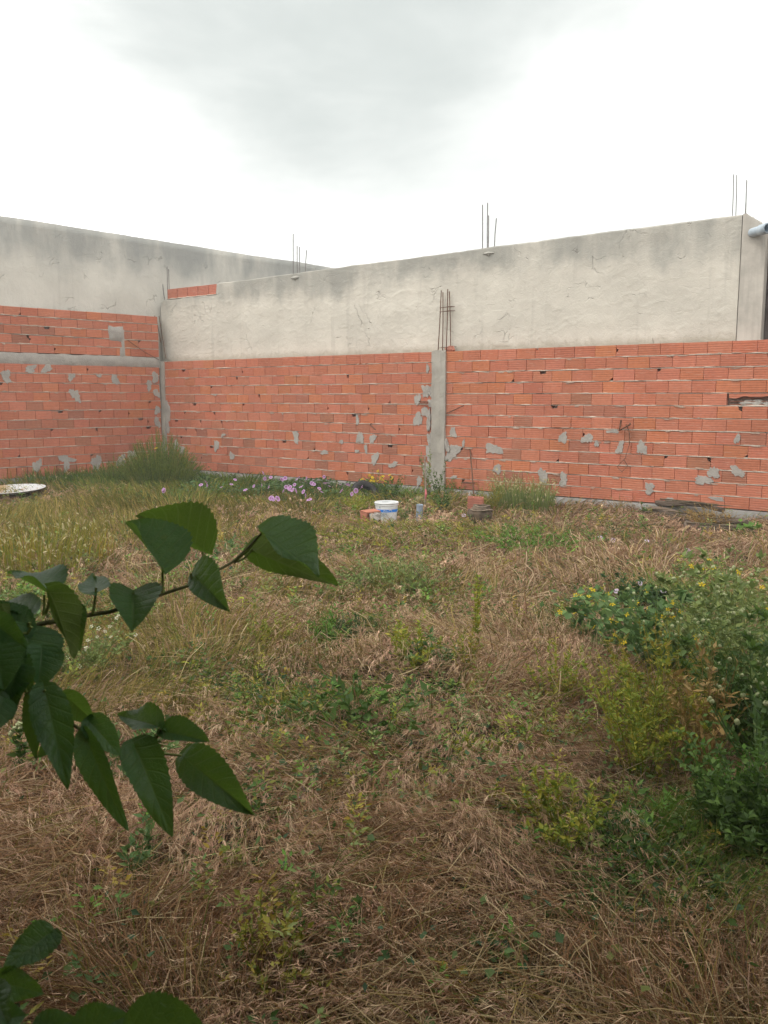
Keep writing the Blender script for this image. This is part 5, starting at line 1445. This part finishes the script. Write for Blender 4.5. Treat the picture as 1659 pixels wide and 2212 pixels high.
# ------------------------------------------------------------------ mulberry tree in the left foreground
def leaf_mesh(name, L, Wl, Wr, fold, curl, seed, rows=45, cols=9, serr=.085):
    r0 = np.random.default_rng(seed)
    V = []; T = []; tint = []
    ph = r0.uniform(0, 6.28); pk = r0.uniform(.54, .68); wa = r0.uniform(.4, 1.7); wb = r0.uniform(.5, 2.2)
    def prof(t):
        return np.sin(np.pi * np.clip(t, 0, 1) ** pk) ** .78 * (1 - .12 * t)
    u = np.linspace(-1, 1, 2 * cols + 1)
    for i in range(rows + 1):
        t = i / rows
        w0 = prof(t)
        tooth = ((i % 3) / 2.0 - .4) * serr * (1 - .4 * t)
        for j, uu in enumerate(u):
            Wd_ = Wl if uu < 0 else Wr
            edge = abs(uu)
            ww = Wd_ * (w0 * (1 + (tooth if edge > .99 else 0)))
            x = uu * ww
            y = L * t - edge ** 1.5 * L * .10 * (1 - t) ** 2 - (tooth * .25 * L if edge > .99 else 0) * 0
            # quilting between side veins
            vv = (t * 7.0 - edge * 1.9 * .8); q = abs((vv % 1.0) - .5) * 2
            z = abs(x) * math.tan(fold)
            z += .011 * L * (1 - q) ** .6 * (edge > .03) * min(1, edge * 4) * (.5 + .5 * math.sin(5 * t + 3 * edge + ph))
            z += curl * L * (-(t ** 2)) + .05 * wa * L * math.sin(3.2 * t + ph) * edge + .026 * wb * L * math.sin(10 * t + ph * 2 + (2.2 if uu < 0 else 0)) * edge ** 2.5 + .05 * L * math.sin(2.2 * t + ph)
            V.append((x, y, z)); tint.append((t, edge, .5))
    nc = 2 * cols + 1; q = []
    for i in range(rows):
        for j in range(nc - 1):
            a = i * nc + j; q.append((a, a + 1, a + nc + 1, a + nc))
    return np_mesh(name, V, q, tint=np.array(tint), mat=M_LEAF, smooth=True)
tree = thing('mulberry_tree', 'mulberry tree reaching in from the left with large toothed dark green leaves', 'tree', (-1.25, .75, 0))
TO = np.array((-1.25, .75, 0.0))
def c6(x, y): return (x * .4557, 1053.1 + y * .4557)
def c8(x, y): return (x * .3255, 1890 + y * .3255)
def leaf(base, tip, wl, wr, roll=0, fold=20, curl=.06, db=1.05, dt=None, seed=0, cf=c6, petiole=None, dp=None):
    """base/tip in picture units of a crop; db, dt depth of base and tip; widths relative to length"""
    dt = db if dt is None else dt
    B = AT(*cf(*base), db); Tp = AT(*cf(*tip), dt)
    y = Vector(Tp - B); L_ = y.length; y.normalize()
    pb_, pt_ = cf(*base), cf(*tip); LP = max(math.hypot(pb_[0] - pt_[0], pb_[1] - pt_[1]) / KF * (db + dt) / 2, .45 * L_)
    view = Vector(CAMP - (B + Tp) / 2).normalized()
    n_ = (view - y * view.dot(y)).normalized(); n_.rotate(Matrix.Rotation(R(roll), 3, y))
    x = y.cross(n_)
    mw = Matrix((x, y, n_)).transposed().to_4x4(); mw.translation = Vector(B - TO)
    o = link('leaf', leaf_mesh('leaf', L_, wl * LP, wr * LP, R(fold), curl, seed), tree); o.matrix_local = mw
    if petiole:
        Pq = AT(*cf(*petiole), dp or db); a = Vector(Pq - TO); b = Vector(B - TO); mid = (a + b) / 2 + Vector((0, 0, -.004))
        m = MB(); m.tube([a, mid, b], [.0019, .0016, .0013], 6); m.build('petiole', M_PETIOLE, tree)
def branch(pts, r0_, r1_, mat=M_TWIG, name='branch'):
    q = [Vector(AT(*c6(x, y), d) - TO) for (x, y, d) in pts]
    # refine
    f = []
    for a, b in zip(q[:-1], q[1:]):
        for k in range(4): f.append(a.lerp(b, k / 4))
    f.append(q[-1]); n = len(f)
    m = MB(); m.tube(f, [r0_ + (r1_ - r0_) * i / (n - 1) for i in range(n)], 8); return m.build(name, mat, tree, smooth=True)
branch([(-700, 1100, .75), (-300, 850, .85), (0, 690, .93), (200, 645, .97), (420, 605, 1.0), (520, 590, 1.02), (770, 505, 1.05), (910, 460, 1.07), (1100, 355, 1.10), (1180, 280, 1.11), (1240, 215, 1.12)], .0036, .0012)
branch([(-700, 1100, .75), (-200, 930, .84), (110, 950, .90), (180, 1010, .90), (370, 1140, .92), (470, 1190, .93), (600, 1250, .94)], .0032, .0012)
LV = [
 # base, tip, width either side, roll, fold, curl, depth of base and tip, foot of the stalk
 ((1243, 212), (1527, 388), .60, .22, -58, 26, .08, 1.12, 1.10, (1110, 352)),
 ((1200, 292), (1592, 476), .12, .36, 158, 8, .03, 1.14, 1.15, (1108, 356)),
 ((960, 305), (655, 128), .52, .10, 150, 12, .02, 1.11, 1.14, (978, 390)),
 ((770, 380), (590, 178), .34, .60, 55, 36, .02, 1.03, 1.07, (772, 500)),
 ((905, 405), (1080, 585), .52, .24, 8, 26, .12, 1.06, 1.00, (912, 462)),
 ((632, 500), (628, 655), .88, .74, 0, 38, .10, 1.03, .98, (560, 580)),
 ((455, 474), (447, 420), .48, .42, 0, 26, .02, 1.00, 1.09, (440, 600)),
 ((210, 510), (42, 372), .30, .62, 56, 34, .04, .98, 1.04, (208, 605)),
 ((240, 500), (345, 808), .08, .34, 198, 14, .10, .97, .93, (215, 600)),
 ((365, 570), (378, 775), .24, .28, 10, 24, .10, .99, .97, (380, 610)),
 ((128, 690), (112, 950), .62, .66, -14, 14, .10, .93, .88, (140, 640)),
 ((150, 620), (-40, 520), .30, .44, 40, 20, .06, .95, 1.0, (170, 640)),
 ((110, 690), (-60, 560), .36, .46, 30, 20, .06, .92, .96, (150, 660)),
 ((40, 800), (55, 1098), .38, .34, 8, 22, .12, .88, .84, None),
 ((150, 960), (160, 1295), .15, .18, 30, 20, .12, .86, .84, (110, 950)),
 ((215, 960), (335, 1405), .20, .22, -12, 26, .14, .86, .82, (150, 975)),
 ((305, 985), (452, 1115), .34, .36, 20, 22, .08, .90, .92, (250, 1050)),
 ((420, 1110), (575, 1260), .34, .34, -20, 22, .08, .91, .90, (370, 1140)),
 ((415, 1180), (548, 1605), .14, .18, 24, 30, .16, .90, .84, (400, 1160)),
 ((640, 1240), (815, 1618), .25, .24, -10, 24, .14, .94, .88, (600, 1250)),
 ((862, 1270), (1202, 1553), .27, .22, 4, 18, .12, .97, .92, (660, 1222)),
 ((752, 1142), (538, 1058), .24, .36, 20, 30, .06, .95, 1.0, (700, 1222)),
 ((765, 1146), (990, 1195), .36, .22, -30, 26, .10, .95, .93, (705, 1222)),
 ((765, 1142), (825, 1075), .42, .42, 24, 24, .04, .95, 1.0, None),
 ((300, 1150), (180, 1280), .34, .34, 0, 22, .10, .88, .86, (330, 1120)),
 ((-30, 640), (120, 770), .40, .40, 10, 20, .10, .90, .88, None),
 ((20, 1000), (-90, 1180), .40, .36, 0, 20, .1, .84, .8, None),
 ((-20, 760), (20, 960), .60, .60, 0, 20, .1, .86, .84, None),
 ((10, 560), (90, 690), .50, .50, 160, 16, .1, .94, .93, None),
 ((90, 850), (30, 1010), .55, .50, 10, 20, .1, .87, .85, None),
 ((200, 760), (180, 960), .50, .45, -20, 22, .1, .90, .88, None),
]
for i, (b, t, wl_, wr_, ro, fo, cu, db, dt, pe) in enumerate(LV):
    leaf(b, t, wl_, wr_, ro, fo, cu, db, dt, i + 1, c6, pe)
for i, (b, t, wl_, wr_, ro, fo, db, dt) in enumerate([((-40, 700), (310, 790), .30, .30, 0, 16, .62, .64), ((330, 390), (40, 600), .34, .34, 10, 22, .66, .62), ((240, 1040), (520, 960), .40, .36, 0, 16, .60, .62), ((500, 1080), (860, 930), .44, .40, 4, 18, .60, .62), ((860, 1010), (1390, 1060), .42, .40, 0, 12, .58, .60), ((-120, 980), (180, 930), .4, .4, 0, 18, .58, .6), ((-60, 760), (60, 1010), .4, .4, 0, 20, .60, .56)]):
    leaf(b, t, wl_, wr_, ro, fo, .08, db, dt, 60 + i, c8)
# lower twig carrying the leaves along the bottom edge
q = [Vector(p) - Vector(TO) for p in (AT(-330, 2200, .66), AT(-60, 2240, .63), AT(100, 2250, .61), AT(290, 2255, .60))]
m = MB(); m.tube(q, [.004, .003, .0025, .0015], 6); m.build('branch', M_TWIG, tree)
# trunk, limbs and the crown out of frame above and left
m = MB(); m.tube([(0, 0, -.1), (.03, .0, .5), (-.02, .02, 1.1), (.02, .0, 1.7), (.0, -.05, 2.4), (-.05, -.1, 3.2)], [.11, .09, .08, .07, .055, .03], 12); m.build('trunk', M_BARK, tree, smooth=True)
for (az_, el_, z_, L_) in [(10, 50, 1.6, 1.3), (140, 45, 1.7, 1.4), (250, 40, 1.9, 1.3), (200, 55, 2.2, 1.3), (300, 55, 2.3, 1.1), (60, 60, 2.4, 1.0)]:
    d = Vector((math.cos(R(az_)) * math.cos(R(el_)), math.sin(R(az_)) * math.cos(R(el_)), math.sin(R(el_))))
    p0 = Vector((0, -.02, z_)); m = MB(); m.tube([p0, p0 + d * L_ * .5 + Vector((0, 0, -.03)), p0 + d * L_], [.032, .022, .008], 8); m.build('limb', M_BARK, tree, smooth=True)
for pts_ in ([(0, -.05, 2.4), (.3, .7, 3.1), (.9, 1.4, 3.6), (1.9, 1.9, 3.8)], [(0, -.05, 2.5), (.1, .9, 3.2), (.2, 1.9, 3.7)]):  # limbs added to carry the extra shading lobe
    m = MB(); m.tube(pts_, [.05, .038, .025, .01][:len(pts_)], 8); m.build('limb', M_BARK, tree, smooth=True)
q0 = Vector(AT(*c6(-700, 1100), .75) - TO)
m = MB(); m.tube([Vector((.0, -.02, .9)), q0 * .5 + Vector((0, 0, .52)), q0], [.016, .011, .0062], 8); m.build('limb', M_BARK, tree, smooth=True)
# crown leaves, big and simple, kept clear of the view
n = 4200
cr = rng.normal(size=(n, 3)); cr /= np.linalg.norm(cr, axis=1, keepdims=True); cr *= (rng.random(n) ** .45)[:, None] * np.array([1.55, 1.35, 1.0]); cr += np.array([-.35, -.3, 2.75])
n2_ = 5200
shade_lobe = rng.normal(size=(n2_, 3)); shade_lobe /= np.linalg.norm(shade_lobe, axis=1, keepdims=True); shade_lobe *= (rng.random(n2_) ** .4)[:, None] * np.array([2.5, 1.25, .55]); shade_lobe += np.array([1.2, 2.05, 3.95])  # extra lobe of leaves added overhead to darken the near ground
cr = np.concatenate([cr, shade_lobe])
wp = cr + TO
vv = wp - CAMP
fx = vv[:, 0] / np.maximum(vv[:, 1], 1e-3); ev = vv[:, 2] / np.maximum(np.hypot(vv[:, 0], vv[:, 1]), 1e-3)
keep = ~((vv[:, 1] > -.05) & (fx > -.62) & (fx < .62) & (ev < .62)) & (wp[:, 2] > 1.55)
cr = cr[keep]; n = len(cr)
d_, nn_ = rand_leaf_frames(n); ln_ = rng.uniform(.07, .13, n)
V, T = leaf_quads(cr, d_, nn_, ln_, ln_ * .75)
tag(link('crown_with_shade_lobe', np_mesh('crown_with_shade_lobe', V, tris=T, tint=np.repeat(pal_pick('dark', n), 5, 0), mat=M_FOL), tree), kind='stuff')

# ------------------------------------------------------------------ unseen house added behind the camera to shade the foreground
house = thing('house', 'unseen house with a porch roof added behind the viewpoint to shade the foreground', 'house', (0, -1.3, 0))
M_HW = mat_plaster('shade_house_plaster', (.15, .14, .12), (.2, .2, .19), 3.6, 4.2)
m = MB(); m.box(-6, 6, -.25, 0, -.1, 3.6); m.build('wall', M_HW, house)
m = MB(); m.box(-6.2, 6.2, -.3, SHADE_PORCH, 2.35, 2.52); m.build('shade_roof', M_HW, house)
for x_, y_ in ((-2.3, 3.3), (1.75, 3.6)):
    m = MB(); m.box(x_, x_ + .2, .002, y_, -.1, 2.346); m.build('shade_side_wall', M_HW, house)  # side walls added out of view to darken the near ground
for x_ in (-4.6, 4.4):
    m = MB(); m.box(x_, x_ + .28, SHADE_PORCH - .5, SHADE_PORCH - .22, -.1, 2.346); m.build('shade_roof_post', M_HW, house)

# ------------------------------------------------------------------ even haze added in place of lens glare
hm = bpy.data.materials.new('glare_haze'); hm.use_nodes = True
hm.node_tree.nodes.clear()
pv = hm.node_tree.nodes.new('ShaderNodeVolumePrincipled'); pv.inputs['Density'].default_value = HAZE; pv.inputs['Color'].default_value = (.93, .95, .96, 1)
ho = hm.node_tree.nodes.new('ShaderNodeOutputMaterial'); hm.node_tree.links.new(pv.outputs[0], ho.inputs['Volume'])
m = MB(); m.box(-402, 402, -402, 422, -1.3, 7.0)
tag(m.build('haze', hm), 'thin pale haze added over the plot in place of lens glare', 'haze', kind='stuff')
